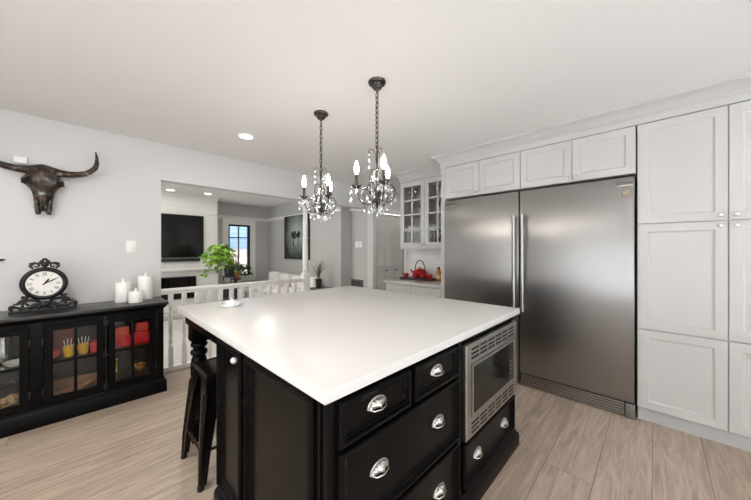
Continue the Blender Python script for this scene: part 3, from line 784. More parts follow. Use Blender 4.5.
# ================================================================== CHANDELIERS
def sp(r0, r1, a0, a1, c, n=14):
    return [(c[0] + (r0 + (r1 - r0) * i / n) * math.cos(a0 + (a1 - a0) * i / n), c[1] + (r0 + (r1 - r0) * i / n) * math.sin(a0 + (a1 - a0) * i / n)) for i in range(n + 1)]
def chandelier(x, y, lab, angs):
    Z0 = 1.68   # hub height
    ch = thing('chandelier', lab, 'chandelier', (x, y, CEIL), 'crystal chandeliers over the island')
    o = (x, y, 0)
    MB().lathe([(.058, 2.4795), (.06, 2.472), (.056, 2.463), (.034, 2.458), (.03, 2.45), (.034, 2.44), (.028, 2.43), (.012, 2.425), (.006, 2.41), (.004, 2.405)], o, n=28).build('canopy', IRON, ch)
    b = MB(); z = 2.41; i = 0
    while z > 2.06:
        w, hgt = .011, .021
        pts = []
        for k in range(12):
            a = 2 * PI * k / 12; p = w * math.cos(a); q = hgt * math.sin(a)
            pts.append((x + (p if i % 2 else 0), y + (0 if i % 2 else p), z - hgt + q))
        b.tube(pts, .0030, 6, closed=True); z -= .034; i += 1
    b.tube([(x + .004, y, 2.42), (x - .003, y + .003, 2.25), (x + .003, y - .003, 2.05)], .0016, 5)
    b.build('chain', IRON, ch)
    MB().lathe([(.003, 2.05), (.008, 2.045), (.009, 2.03), (.005, 2.02), (.005, 1.90), (.009, 1.89), (.012, 1.87), (.006, 1.855), (.006, 1.74), (.016, 1.725), (.02, 1.70), (.016, 1.685), (.02, 1.675), (.014, 1.655), (.006, 1.645), (.008, 1.635), (.003, 1.625)], o, n=16).build('stem', IRON, ch)
    drop = None
    def add_drop(p, s=1.0):
        nonlocal drop
        if drop is None:
            b = MB(); zz = 0
            b.lathe([(.0015, 0), (.008, -.007), (.0015, -.015)], p, n=8)
            b.lathe([(.001, -.016), (.006, -.024), (.0125, -.042), (.009, -.054), (.001, -.060)], p, n=8, sy=.7)
            drop = b.build('crystal_drop', CRYST, ch, 0); 
            drop_base.append(Vector(p))
        else:
            c = drop.copy(); COL.objects.link(c); c.parent = ch
            c.location = Vector(p) - drop_base[0]; c.scale = (1, 1, 1)
    drop_base = []
    for ai, A in enumerate(angs):
        ca, sa = math.cos(A), math.sin(A)
        def P(r, z): return (x + r * ca, y + r * sa, z)
        R = .138
        arm = [(.012, 1.69), (.03, 1.665), (.06, 1.65), (.095, 1.66), (.12, 1.685), (.136, 1.72), (R, 1.765)]
        b = MB(); b.tube([P(r, z) for r, z in arm], .0045, 8)
        # curl under the arm and tall scroll up to the stem
        b.tube([P(r, z) for r, z in sp(.022, .006, PI * .5, PI * 2.6, (.045, 1.668), 18)], .003, 6)
        b.tube([P(r, z) for r, z in [(.01, 1.89), (.03, 1.885), (.05, 1.86), (.052, 1.82), (.04, 1.77), (.045, 1.72), (.07, 1.70), (.095, 1.715), (.10, 1.745), (.085, 1.76), (.075, 1.75)]], .0035, 6)
        am = b.build('arm', IRON, ch)
        b = MB(); b.lathe([(.006, 1.755), (.026, 1.768), (.03, 1.776), (.027, 1.776), (.01, 1.768), (.012, 1.79), (.012, 1.795)], P(R, 0)[:2] + (0,), n=14)
        for k in range(6):
            a = 2 * PI * k / 6; cx, cy = P(R, 0)[:2]
            b.tube([(cx + .022 * math.cos(a), cy + .022 * math.sin(a), 1.772), (cx + .036 * math.cos(a), cy + .036 * math.sin(a), 1.782), (cx + .04 * math.cos(a), cy + .04 * math.sin(a), 1.776)], [.004, .003, .001], 5)
        b.build('drip_pan', IRON, am)
        MB().lathe([(.0115, 1.79), (.0115, 1.852), (.004, 1.853)], P(R, 0)[:2] + (0,), n=12).build('candle_sleeve', mat('dark_sleeve', '#2c2725', .5), am)
        MB().lathe([(.006, 1.85), (.012, 1.865), (.0165, 1.885), (.015, 1.905), (.008, 1.93), (.002, 1.945)], P(R, 0)[:2] + (0,), n=12).build('bulb', BULB, am)
        A2 = A + .25
        b = MB()
        b.tube([(x + r * math.cos(A2), y + r * math.sin(A2), z) for r, z in [(.006, 1.93), (.01, 1.99), (.025, 2.018), (.045, 2.02), (.058, 2.005), (.056, 1.993), (.05, 1.996)]], .0028, 6)
        b.build('top_scroll', IRON, ch)
        add_drop((x + .053 * math.cos(A2), y + .053 * math.sin(A2), 1.99))
        add_drop((x + .053 * math.cos(A2), y + .053 * math.sin(A2), 1.94))
        for k in range(4):
            a = 2 * PI * k / 4 + A; cx, cy = P(R, 0)[:2]
            add_drop((cx + .038 * math.cos(a), cy + .038 * math.sin(a), 1.772))
            if k % 2 == 0: add_drop((cx + .038 * math.cos(a), cy + .038 * math.sin(a), 1.722))
        A3 = A + PI / 3
        b = MB(); b.tube([(x + (.072 + .052 * math.cos(q)) * math.cos(A3), y + (.072 + .052 * math.cos(q)) * math.sin(A3), 1.725 + .062 * math.sin(q)) for q in [PI * 2.15 * k / 24 - PI * .75 for k in range(25)]], .0036, 6); b.build('ring_scroll', IRON, ch)
        for r, zt in ((.03, 1.66), (.05, 1.87), (.045, 1.80), (.075, 1.785), (.04, 1.74), (.072, 1.66), (.124, 1.72), (.10, 1.70)):
            add_drop((x + r * math.cos(A3), y + r * math.sin(A3), zt))
        for r, zt in ((.055, 1.645), (.085, 1.655), (.06, 1.79), (.02, 1.86)): add_drop((x + r * ca, y + r * sa, zt))
        # beaded swag from the stem to the pan
        b = MB()
        for k in range(9):
            t = k / 8; r = .012 + (R - .012) * t; z = 1.88 - .11 * t - .06 * math.sin(PI * t)
            b.sphere((x + r * ca, y + r * sa, z), .0075, 6, 5)
        b.tube([(x + (.012 + (R - .012) * k / 8) * ca, y + (.012 + (R - .012) * k / 8) * sa, 1.88 - .11 * k / 8 - .06 * math.sin(PI * k / 8)) for k in range(9)], .0012, 5)
        b.build('bead_swag', CRYST, ch, 0)
    for k in range(4):
        a = k * PI / 2; add_drop((x + .018 * math.cos(a), y + .018 * math.sin(a), 1.655))
    add_drop((x, y, 1.625))
    return ch
def wa(deg):   # direction given relative to the line of sight
    a = math.radians(deg); rx, ry = .697, -.717; fx, fy = .717, .697
    vx, vy = rx * math.cos(a) + fx * math.sin(a), ry * math.cos(a) + fy * math.sin(a)
    return math.atan2(vy, vx)
chandelier(1.40, 1.347, 'crystal candle chandelier nearer the camera, right of the pair', [wa(180), wa(56), wa(-72)])
chandelier(1.40, 1.993, 'crystal candle chandelier farther back, left of the pair', [wa(205), wa(65), wa(-55)])

# ================================================================== SIDEBOARD
SX0, SX1, SY0, SH_ = -1.02, .56, 3.362, .85
sb = thing('sideboard', 'long black sideboard with lattice glass doors against the left wall', 'sideboard', (-.23, 3.57, 0))
b = MB()
b.box(SX0, SX0 + .03, SY0 + .02, WY - .005, .03, .81).box(SX1 - .03, SX1, SY0 + .02, WY - .005, .03, .81)
b.box(-.24, -.21, SY0 + .02, WY - .005, .1, .81).box(SX0, SX1, SY0 + .02, WY - .005, .1, .14)
b.box(SX0, SX1, SY0 + .02, WY - .005, .785, .81)
b.build('body', BLACK2, sb)
MB().box(SX0 + .03, SX1 - .03, WY - .025, WY - .006, .12, .79).build('back_panel', BACKD, sb)
b = MB(faceY(SY0 + .02))
b.box(SX0, SX0 + .06, 0, .02, .1, .81, .002).box(SX1 - .06, SX1, 0, .02, .1, .81, .002).box(-.262, -.192, 0, .02, .1, .81, .002)
b.box(SX0, SX1, 0, .019, .76, .81).box(SX0, SX1, 0, .019, .1, .15)
b.build('face_frame', BLACK2, sb)
b = MB(); b.sweep([(SX0, WY - .005), (SX0, SY0), (SX1, SY0), (SX1, WY - .005)][::-1], [(-.005, .0), (.022, .0), (.022, .1), (.016, .112), (.006, .12), (.003, .135), (-.005, .135)]); b.build('plinth', BLACK2, sb)
b = MB(); b.sweep([(SX0, WY - .005), (SX0, SY0), (SX1, SY0), (SX1, WY - .005)][::-1], [(-.01, .79), (.004, .79), (.008, .8), (.02, .808), (.024, .822), (-.01, .822)]); b.build('cornice', BLACK2, sb)
MB().box(SX0 - .035, SX1 + .035, SY0 - .035, WY - .003, .823, .85, .004).build('top', DARKTOP, sb)
MS = faceY(SY0 + .019)
doors = [(-.958, -.605), (-.603, -.264), (-.190, .155), (.157, .499)]
doors = [(-.958, -.612), (-.608, -.264), (-.190, .148), (.172, .499)]
for i, (a0, a1) in enumerate(doors):
    d = MB(MS).ringframe(a0, a1, .152, .758, [(0, 0), (0, .018), (.002, .021), (.040, .021), (.046, .012), (.046, 0)]).build('door', BLACK2, sb, 20)
    am = (a0 + a1) / 2
    b = MB(MS).box(am - .01, am + .01, .002, .018, .195, .715, .002).box(a0 + .042, a1 - .042, .002, .017, .455, .475, .002)
    b.build('muntin', BLACK2, d)
    MB(MS).box(a0 + .04, a1 - .04, .006, .009, .19, .72).build('glass', GLASSD, d)
    hx_ = a0 - .004 if i in (0, 2) else a1 + .004
    for z in (.25, .64):
        MB(MS).box(hx_ - .006, hx_ + .006, .018, .027, z - .03, z + .03, .002).build('hinge', mat('dark_hinge', '#2b2826', .35, .7), d)
for cx in (-.610, .160):
    b = MB(MS)
    b.tube([(cx, .034, .175), (cx, .034, .745)], .011, 10)
    for z in (.19, .46, .72): b.box(cx - .018, cx + .018, .015, .048, z - .024, z + .024, .005)
    b.lathe([(.006, 0), (.014, .004), (.02, .016), (.016, .030), (.003, .036)], (cx, .048, .46), 'y', 14)
    b.sphere((cx, .034, .758), .018, 10, 7); b.sphere((cx, .034, .165), .018, 10, 7)
    b.build('cremone_bolt', mat('bolt_iron', '#1c1a19', .3, .6), sb)
for x0, x1 in ((SX0 + .03, -.24), (-.21, SX1 - .03)):
    MB().box(x0, x1, SY0 + .05, WY - .03, .45, .466).build('shelf', mat('shelf_glass', '#3a3a36', .15), sb)
FZ, HZ = .1405, .4665
# contents
def bx(name, x0, x1, y0, y1, z0, z1, m, lab, cat, group=None):
    return tag(MB().box(x0, x1, y0, y1, z0, z1, .003).build(name, m), lab, cat, group)
G1 = 'red boxes in the sideboard'
bx('gift_box', .20, .33, 3.47, 3.60, HZ, HZ + .09, REDBOX, 'red box at the lower left of the stack behind the rightmost glass door', 'box', G1)
bx('gift_box', .345, .49, 3.46, 3.60, HZ, HZ + .11, REDBOX, 'red box at the lower right behind the rightmost glass door', 'box', G1)
bx('gift_box', .22, .32, 3.48, 3.58, HZ + .0905, HZ + .175, PALERED, 'coral box stacked on the left red box behind the rightmost glass door', 'box', G1)
bx('gift_box', .37, .46, 3.48, 3.58, HZ + .1105, HZ + .19, PALERED, 'coral box stacked on the right red box behind the rightmost glass door', 'box', G1)
bx('gift_box', .066, .130, 3.46, 3.60, HZ, HZ + .085, REDBOX, 'red box right of the yellow glasses behind the middle door', 'box', G1)
bx('gift_box', -.17, -.02, 3.62, 3.70, HZ, HZ + .2, mat('deep_red_card', '#8e1410', .5), 'tall deep red box behind the yellow glasses', 'box', G1)
tag(MB().sphere((-.145, 3.50, HZ + .04), .04, 18, 12).build('ornament_ball', PALERED), 'orange red ball at the left behind the middle door', 'ornament')
for (x, lab) in ((-.060, 'yellow drinking glass with straws, left of the pair in the sideboard'), (.022, 'yellow drinking glass with straws, right of the pair in the sideboard')):
    o = thing('drinking_glass', lab, 'glass', (x, 3.47, HZ), 'yellow glasses with straws')
    MB().lathe([(.02, 0), (.026, .004), (.034, .05), (.036, .085), (.033, .085), (.02, .01)], (x, 3.47, HZ), n=18).build('cup', YEL, o)
    for k in range(4):
        a = -.5 + k * .38
        b = MB(); b.tube([(x - .012 + k * .008, 3.47, HZ + .02), (x + .06 * math.sin(a), 3.455, HZ + .15 - abs(a) * .02)], .0028, 6); b.build('straw', STRAW, o)
dw = MB(); dw.tube([(-.15, 3.55, FZ + .03), (-.08, 3.50, FZ + .03), (0, 3.50, FZ + .045), (.06, 3.52, FZ + .06), (.11, 3.5, FZ + .09)], [.02, .028, .028, .022, .012], 10)
tag(dw.build('driftwood', WOODB), 'long piece of brown driftwood on the lower shelf behind the middle door', 'driftwood')
bx('glow_board', -.16, .12, 3.62, 3.64, FZ, FZ + .10, WOODB, 'brown board imitating the glow at the back of the lower shelf', 'board')  # added board, its brown imitates the glow low in the compartment
lone('candlestick', [(.03, 0), (.03, .008), (.008, .015), (.008, .08), (.018, .1), (.008, .12), (.008, .2), (.02, .21), (.018, .23)], (.235, 3.50, FZ), GOLD, 'slim brass candlestick on the lower shelf behind the rightmost door', 'candlestick')
lone('goblet', [(.045, 0), (.045, .006), (.01, .014), (.01, .06), (.05, .08), (.055, .12), (.05, .12), (.045, .09), (.01, .07)], (.40, 3.50, FZ), GOLD, 'wide brass goblet on the lower shelf behind the rightmost door', 'goblet')
lone('glass_vase', [(.03, 0), (.05, .02), (.055, .1), (.04, .17), (.045, .22), (.042, .22), (.036, .17), (.05, .1), (.03, .01)], (-.41, 3.62, HZ), CRYST, 'etched clear glass vase on the upper shelf behind the leftmost visible door', 'vase')
lone('shell_dish', [(.03, 0), (.05, .01), (.065, .035), (.06, .035), (.03, .014)], (-.335, 3.475, HZ), WAX, 'small white dish on the upper shelf behind the leftmost visible door', 'dish')
gb = thing('glass_bowl', 'round glass bowl filled with shells on the lower shelf', 'bowl', (-.36, 3.52, FZ))
MB().lathe([(.04, 0), (.075, .02), (.1, .08), (.085, .14), (.05, .17), (.055, .19)], (-.36, 3.52, FZ), n=24, cap=(True, False)).build('bowl', GLASSD, gb)
b = MB()
for i in range(46):
    r = .07 * math.sqrt(random.random()); a = random.random() * 6.28
    b.sphere((-.36 + r * math.cos(a), 3.52 + r * math.sin(a), FZ + .03 + random.random() * .09 * (1 - r / .1)), .016 + .008 * random.random(), 7, 5, sy=.8, sz=.7)
sh = b.build('shells', SHELLM, gb); sh['kind'] = 'stuff'

# candles on the sideboard
CT = .8505
for (x, y, r, h, lab) in ((.290, 3.64, .060, .185, 'white pillar candle at the left of the three'), (.372, 3.505, .056, .105, 'short white pillar candle in front of the two taller ones'), (.462, 3.665, .060, .235, 'tallest white pillar candle at the right of the three')):
    c = thing('pillar_candle', lab, 'candle', (x, y, CT), 'white pillar candles on the sideboard')
    MB().lathe([(r * .97, 0), (r, .004), (r, h - .008), (r * .94, h), (r * .6, h - .004), (.004, h - .006)], (x, y, CT), n=32).build('wax', WAX, c)
    b = MB(); b.lathe([(.010, h - .008), (.013, h + .004), (.009, h + .02), (.003, h + .034)], (x, y, CT), n=12); b.build('flame_tip', WAX, c)

# mantel clock
KX, KY, KZ = -.198, 3.60, 1.070
ck = thing('mantel_clock', 'black scrollwork mantel clock with white face and roman numerals', 'clock', (KX, KY, CT))
cM = (KX, KY, KZ)
b = MB(); b.lathe([(.098, -.03), (.102, -.042), (.112, -.046), (.124, -.04), (.132, -.028), (.133, -.01), (.128, .02), (.10, .03)], cM, 'y', 48)
b.build('case', CLOCKB, ck)
MB().lathe([(.001, -.034), (.1, -.034), (.1, -.030), (.001, -.030)], cM, 'y', 48).build('dial', mat('dial_white', '#e9e6e0', .4), ck)
b = MB(); INK = mat('black_ink', '#111111', .5)
for i, t in enumerate(['XII', 'I', 'II', 'III', 'IIII', 'V', 'VI', 'VII', 'VIII', 'IX', 'X', 'XI']):
    a = PI / 2 - i * PI / 6
    R_ = Matrix.Translation((KX + .076 * math.cos(a), KY - .0352, KZ + .076 * math.sin(a))) @ Matrix.Rotation(a - PI / 2, 4, Vector((0, -1, 0))) @ Matrix.Rotation(PI / 2, 4, 'X') @ Matrix.Diagonal((.52, 1, 1, 1))
    b.text(t, .040, R_, .0006)
b.build('numerals', INK, ck, 0)
def hand(l, w, hrs):
    a = PI / 2 - hrs * PI / 6; c, s = math.cos(a), math.sin(a)
    b = MB(); y0, y1 = KY - .0385, KY - .0365
    P = lambda u, v: (KX + u * c - v * s, KZ + u * s + v * c)
    b.prism([P(-.012, -w * .6), P(l * .7, -w), P(l, 0), P(l * .7, w), P(-.012, w * .6)], 'y', y0, y1)
    return b
hand(.050, .0065, 1.17).build('hour_hand', INK, ck); hand(.080, .0042, 2).build('minute_hand', INK, ck)
b = MB()
def scr(pts, r): b.tube([(KX + p, KY, CT + q) for p, q in pts], r, 8)
b.box(KX - .185, KX + .185, KY - .03, KY + .03, CT, CT + .012, .003)
for s in (-1, 1):
    scr([(s * .18, .02), (s * .165, .045), (s * .14, .035), (s * .12, .025), (s * .08, .03), (s * .04, .05), (0, .065)], [.010, .012, .009, .009, .010, .011, .012])
    scr([(s * p, q) for p, q in sp(.022, .005, -PI / 2, PI * 1.3, (.165, .040), 14)], .007)
    scr([(s * p, q) for p, q in sp(.028, .006, PI, PI * 3.2, (.10, .050), 16)], .008)
    scr([(s * p, q) for p, q in sp(.022, .005, 0, PI * 2.2, (.045, .04), 14)], .008)
    scr([(s * .15, .06), (s * .13, .085), (s * .1, .10), (s * .09, .13)], [.006, .009, .010, .012])
    scr([(s * .12, .105), (s * .115, .12), (s * .105, .115)], .009)
for p, q, rr in ((0, .045, .034), (.03, .028, .018), (-.03, .028, .018), (.075, .026, .015), (-.075, .026, .015), (.125, .022, .012), (-.125, .022, .012)):
    b.sphere((KX + p, KY, CT + q), rr, 12, 8, sy=.5, sz=.8)
for s in (-1, 1):
    scr([(s * .02, .06), (s * .045, .085), (s * .085, .09), (s * .12, .07), (s * .15, .062), (s * .165, .07)], [.012, .013, .012, .010, .008, .004])
b.build('scroll_base', CLOCKB, ck)
b = MB()
for s in (-1, 1):
    b.tube([(KX + s * p, KY, KZ + q) for p, q in [(.06, .122), (.078, .14), (.075, .162), (.055, .168), (.035, .160), (.02, .175), (0, .205)]], [.008, .009, .009, .009, .01, .012, .007], 8)
    b.tube([(KX + s * p, KY, KZ + q) for p, q in sp(.022, .006, 0, PI * 2, (.045, .145), 12)], .006, 8)
b.sphere((KX, KY, KZ + .155), .024, 12, 8, sy=.5)
b.build('crest', CLOCKB, ck)

# wall items
tag(MB(faceY(WY)).box(-.375, -.303, .0005, .03, 2.06, 2.115, .004).build('wall_chime', PLAST), 'small white box on the wall behind the left horn', 'sensor box')
s_ = MB(faceY(WY)).box(.322, .402, .0005, .008, 1.315, 1.435, .002).build('light_switch', PLAST); tag(s_, 'white light switch on the wall between skull and opening', 'light switch')
MB(faceY(WY)).box(.345, .379, .0082, .012, 1.345, 1.405, .002).build('rocker', PLAST, s_)
b = MB(); b.tube([(-.62, WY - .02, 1.255), (-.56, WY - .05, 1.262), (-.50, WY - .05, 1.268), (-.435, WY - .03, 1.262), (-.415, WY - .03, 1.266)], [.012, .013, .012, .010, .004], 8)
b.lathe([(.02, 0), (.02, .012), (.008, .018)], (-.62, WY - .0185, 1.255), 'y', 12)
tag(b.build('wall_hook', CLOCKB), 'dark curved metal hook at the left edge of the photo', 'hook')

# skull
KXs, YS = -.212, WY - .003
sk = thing('bull_skull', 'dark bronze longhorn bull skull mounted on the left wall', 'wall decoration', (KXs, YS, 1.64))
secs = [  # z, half width, front depth
 (2.066, .022, .070), (2.058, .050, .088), (2.040, .078, .105), (2.015, .094, .118), (1.99, .092, .125), (1.965, .098, .128), (1.945, .100, .126), (1.925, .106, .122), (1.905, .108, .118), (1.888, .100, .113),
 (1.87, .086, .108), (1.85, .072, .104), (1.825, .064, .100), (1.80, .060, .095), (1.78, .056, .090), (1.755, .050, .084), (1.735, .046, .076)]
b = MB(); loops = []
for z, w, d in secs:
    l = []
    for i in range(24):
        a = 2 * PI * i / 24; cx, sy = math.cos(a), math.sin(a)
        px = w * (abs(cx) ** .85) * (1 if cx >= 0 else -1)
        ridge = 1 + .10 * math.exp(-(px / .018) ** 2) - .10 * math.exp(-((abs(px) - .03) / .015) ** 2)
        py = (d * .5) + d * .5 * sy * (ridge if sy > 0 else 1)
        l.append((KXs + px, YS - py, z))
    loops.append(l)
b.rings(loops)
# eye rims
for s in (-1, 1):
    b.tube([(KXs + s * (.086 + .020 * math.cos(2 * PI * i / 16)), YS - .088 + .02 * math.cos(2 * PI * i / 16), 1.912 + .024 * math.sin(2 * PI * i / 16)) for i in range(16)], .010, 8, closed=True)
    b.tube([(KXs + s * .05, YS - .11, 1.955), (KXs + s * .085, YS - .108, 1.947), (KXs + s * .108, YS - .088, 1.93), (KXs + s * .112, YS - .065, 1.895)], [.012, .015, .013, .009], 8)
    # premaxilla prongs either side of the nose opening
    b.tube([(KXs + s * .040, YS - .055, 1.775), (KXs + s * .036, YS - .062, 1.74), (KXs + s * .034, YS - .062, 1.69), (KXs + s * .028, YS - .055, 1.642)], [.017, .016, .017, .015], 10)
    b.tube([(KXs + s * .010, YS - .085, 1.79), (KXs + s * .008, YS - .082, 1.745), (KXs + s * .016, YS - .07, 1.69), (KXs + s * .014, YS - .065, 1.66)], [.009, .008, .007, .006], 8)
so = b.build('skull', SKULLM, sk, 60)
for s in (-1, 1):
    b = MB(); pts = [(.05, .06, 1.998), (.10, .062, 1.992), (.15, .068, 1.992), (.20, .078, 1.998), (.25, .09, 2.014), (.285, .10, 2.040), (.312, .108, 2.072), (.324, .112, 2.12), (.324, .112, 2.17), (.316, .11, 2.222)]
    b.tube([(KXs + s * p, YS - q, z + .015) for p, q, z in pts], [.040, .033, .028, .026, .024, .022, .020, .016, .011, .004], 12)
    b.build('horn', SKULLM, sk, 60)
b = MB()
for s in (-1, 1): b.sphere((KXs + s * .088, YS - .092, 1.912), .018, 10, 7)
b.sphere((KXs, YS - .045, 1.72), .034, 10, 8, sz=1.4, sx=.8)
b.build('sockets', DKGAP, sk, 60, label='black balls painted for the shade in the sockets')  # solid black balls paint the shade of the eye and nose hollows

# ================================================================== RAILING
RY = 3.85
rl = thing('stair_railing', 'white wooden railing with turned balusters across the opening', 'railing', (1.5, RY, 0))
MB().box(OPX0 + .001, 2.36, RY - .032, RY + .032, .875, .915, .008).box(OPX0 + .001, 2.36, RY - .02, RY + .02, .855, .876).build('handrail', WHITE, rl)
MB().box(OPX0 + .001, 2.36, RY - .028, RY + .028, .001, .055, .006).build('bottom_rail', WHITE, rl)
bal = None
for i in range(14):
    x = .705 + i * .1275 - .0
    if x > 2.36: break
    if bal is None:
        b = MB(); b.box(x - .022, x + .022, RY - .022, RY + .022, .72, .856, .002).box(x - .022, x + .022, RY - .022, RY + .022, .055, .27, .002)
        b.lathe([(.018, .27), (.022, .28), (.016, .29), (.012, .3), (.02, .315), (.022, .33), (.015, .345), (.013, .36), (.020, .44), (.021, .5), (.015, .62), (.012, .67), (.019, .68), (.021, .69), (.014, .70), (.018, .72)], (x, RY, 0), n=14)
        bal = b.build('baluster', WHITE, rl); bx0 = x
    else:
        c = bal.copy(); COL.objects.link(c); c.parent = rl; c.location.x = x - bx0
nw = thing('turned_column', 'white turned column standing at the end of the railing', 'column', (2.415, RY, 0))
b = MB(); b.box(2.362, 2.468, RY - .053, RY + .053, 0, .98, .004).build('newel_base', WHITE, nw)
b = MB(); b.lathe([(.052, .98), (.046, 1.0), (.034, 1.015), (.044, 1.03), (.046, 1.045), (.036, 1.06), (.034, 1.08), (.04, 1.12), (.043, 1.2), (.04, 1.4), (.036, 1.5), (.044, 1.51), (.044, 1.53), (.035, 1.54), (.038, 1.7), (.035, 1.85), (.032, 1.92), (.042, 1.93), (.044, 1.945), (.034, 1.955), (.036, 1.975), (.05, 1.99), (.056, 2.01)], (2.415, RY, 0), n=28)
b.build('shaft', WHITE, nw)
MB().box(2.355, 2.475, RY - .058, RY + .058, 2.01, OPZ - .001, .004).build('capital', WHITE, nw)

# ================================================================== LIVING ROOM
tv = thing('television', 'large flat black television on the white chimney breast', 'television', (1.11, CY, 1.17))
MB(faceY(CY)).box(.36, 1.845, .02, .06, 1.185, 2.055, .004).build('bezel', mat('tv_bezel', '#0d0d0e', .35), tv)
MB(faceY(CY)).box(.37, 1.835, .0602, .062, 1.197, 2.045).build('screen', TVM, tv)
MB(faceY(CY)).box(.8, 1.4, .0005, .02, 1.4, 1.8).build('mount', DKGAP, tv)
sbx = MB(faceY(CY)).box(.62, 1.78, .001, .07, 1.10, 1.165, .008).build('soundbar', mat('soundbar_cloth', '#242527', .7)); tag(sbx, 'slim black soundbar below the television', 'soundbar')
fp = thing('fireplace', 'white mantel with a wide linear black fireplace insert', 'fireplace', (1.2, CY, 0))
MB(faceY(CY)).box(-.3, 2.16, .001, .13, .925, .965, .004).box(-.28, 2.14, .001, .10, .90, .925, .004).build('mantel_shelf', WHITE, fp)
MB(faceY(CY)).ringframe(.35, 1.72, .33, .80, [(0, .001), (0, .03), (.015, .03), (.015, .001)]).build('insert_frame', STEEL, fp)
MB(faceY(CY)).box(.36, 1.71, .001, .02, .34, .79).build('firebox', BLGLASS, fp)
MB(faceY(CY)).box(-.3, 2.14, .001, .35, .001, .10, .004).build('hearth', MARBLE, fp)

# picture
pic = thing('canvas_picture', 'dark green-grey canvas picture of bare trees on the living room wall', 'picture', (LX, 5.99, 1.13))
def picmat():
    m = bpy.data.materials.new('vignette_canvas'); m.use_nodes = True; nt = m.node_tree; b = nt.nodes['Principled BSDF']
    tc = nt.nodes.new('ShaderNodeTexCoord'); mp = nt.nodes.new('ShaderNodeMapping')
    mp.inputs['Location'].default_value = (0, 0, -1.1); mp.inputs['Scale'].default_value = (0, 1.55, 1.35)
    nt.links.new(tc.outputs['Object'], mp.inputs[0])
    g = nt.nodes.new('ShaderNodeTexGradient'); g.gradient_type = 'SPHERICAL'; nt.links.new(mp.outputs[0], g.inputs[0])
    mp.inputs['Location'].default_value = (0, 0, -.80)
    n = nt.nodes.new('ShaderNodeTexNoise'); n.inputs['Scale'].default_value = 5; nt.links.new(tc.outputs['Object'], n.inputs['Vector'])
    a = nt.nodes.new('ShaderNodeMath'); a.operation = 'MULTIPLY_ADD'; a.inputs[1].default_value = .25; nt.links.new(n.outputs['Fac'], a.inputs[0]); nt.links.new(g.outputs[1], a.inputs[2])
    r = nt.nodes.new('ShaderNodeValToRGB'); e = r.color_ramp.elements
    e[0].position = .3; e[0].color = lin('#191d1b'); e[1].position = 1.0; e[1].color = lin('#a3b0a6')
    nt.links.new(a.outputs[0], r.inputs[0]); nt.links.new(r.outputs[0], b.inputs['Base Color']); b.inputs['Roughness'].default_value = .6
    return m
PY0, PY1, PZ0, PZ1 = 5.46, 6.55, 1.12, 2.18
MB().box(LX - .035, LX - .001, PY0, PY1, PZ0, PZ1, .002).build('canvas', picmat(), pic)
b = MB(faceX(LX - .0352)); PC = (PY0 + PY1) / 2
for cx, s in ((PC + .10, 1), (PC - .10, .95)):
    b.tube([(cx, .0, 1.42), (cx, .0, 1.64)], [.012, .006], 6)
    for k in range(16):
        b.sphere((cx + random.uniform(-.085, .085) * s, .0, 1.69 + random.uniform(-.06, .07) * s), random.uniform(.02, .045), 8, 5, sy=.08)
b.prism([(PC - .13, PZ0 + .02), (PC - .10, PZ0 + .02), (PC - .01, 1.42), (PC - .02, 1.42)], 'y', 0, .002)
b.prism([(PC + .10, PZ0 + .02), (PC + .13, PZ0 + .02), (PC + .02, 1.42), (PC + .01, 1.42)], 'y', 0, .002)
for i in range(6):
    z = PZ0 + .05 + i * .045; w = .1 - i * .014
    b.box(PC - w, PC + w, 0, .002, z, z + .010)
b.build('painted_trees', mat('dark_paint', '#171b18', .6), pic)

# sofa
sf = thing('sofa', 'white sofa with loose cushions along the living room wall', 'sofa', (3.1, 5.85, 0))
MB().box(2.74, 3.50, 4.95, 6.80, .08, .42, .04, 3).build('base', SOFA, sf)
MB().box(3.30, 3.50, 4.95, 6.72, .3, .78, .06, 3).build('backrest', SOFA, sf)
for y0, y1 in ((4.92, 5.12), (6.63, 6.83)): MB().box(2.74, 3.48, y0, y1, .1, .55, .05, 3).build('armrest', SOFA, sf)
for y0, y1 in ((5.13, 5.64), (5.65, 6.16), (6.17, 6.62)): MB().box(2.72, 3.29, y0, y1, .42, .53, .04, 3).build('seat_cushion', SOFA, sf)
for i, (y0, y1) in enumerate(((5.14, 5.64), (5.66, 6.16), (6.18, 6.67))):
    b = MB(); b.box(3.12, 3.29, y0 + .01, y1 - .07, .535, .80 + .012 * i, .07, 5)
    tag(b.build('throw_pillow', SOFA), ['plump white pillow at the near end of the sofa', 'plump white pillow in the middle of the sofa', 'plump white pillow at the far end of the sofa'][i], 'pillow', 'white pillows on the sofa')
# dark bench below the window and side table
bn = thing('storage_bench', 'low dark bench standing under the living room window', 'bench', (2.75, 7.2, 0))
MB().box(2.20, 3.30, 7.02, 7.42, .26, .53, .01).build('seat_box', DARKF, bn)
for x in (2.24, 3.26):
    for y in (7.06, 7.38): MB().box(x - .025, x + .025, y - .025, y + .025, 0, .26).build('leg', POTB, bn)
pl = MB(); pl.box(2.50, 2.82, 6.90, 7.0, .12, .44, .03, 3)
plo = pl.build('patterned_cushion', mat('white_cloth', '#dddad5', .8)); tag(plo, 'white cushion with black ring leaning on the dark bench', 'cushion')
b = MB(faceY(6.899)); b.tube([(2.66 + .07 * math.cos(2 * PI * i / 20), 0, .29 + .07 * math.sin(2 * PI * i / 20)) for i in range(20)], .012, 6, closed=True); b.build('ring_motif', DARKF, plo)
stt = thing('side_table', 'small dark side table beside the sofa holding a spiky plant', 'table', (3.30, 4.70, 0))
MB().box(3.12, 3.48, 4.52, 4.88, .565, .60, .004).build('table_top', mat('dark_walnut', '#2e2622', .4), stt)
for x in (3.15, 3.45):
    for y in (4.55, 4.85): MB().box(x - .018, x + .018, y - .018, y + .018, 0, .565).build('leg', MATS['dark_walnut'], stt)
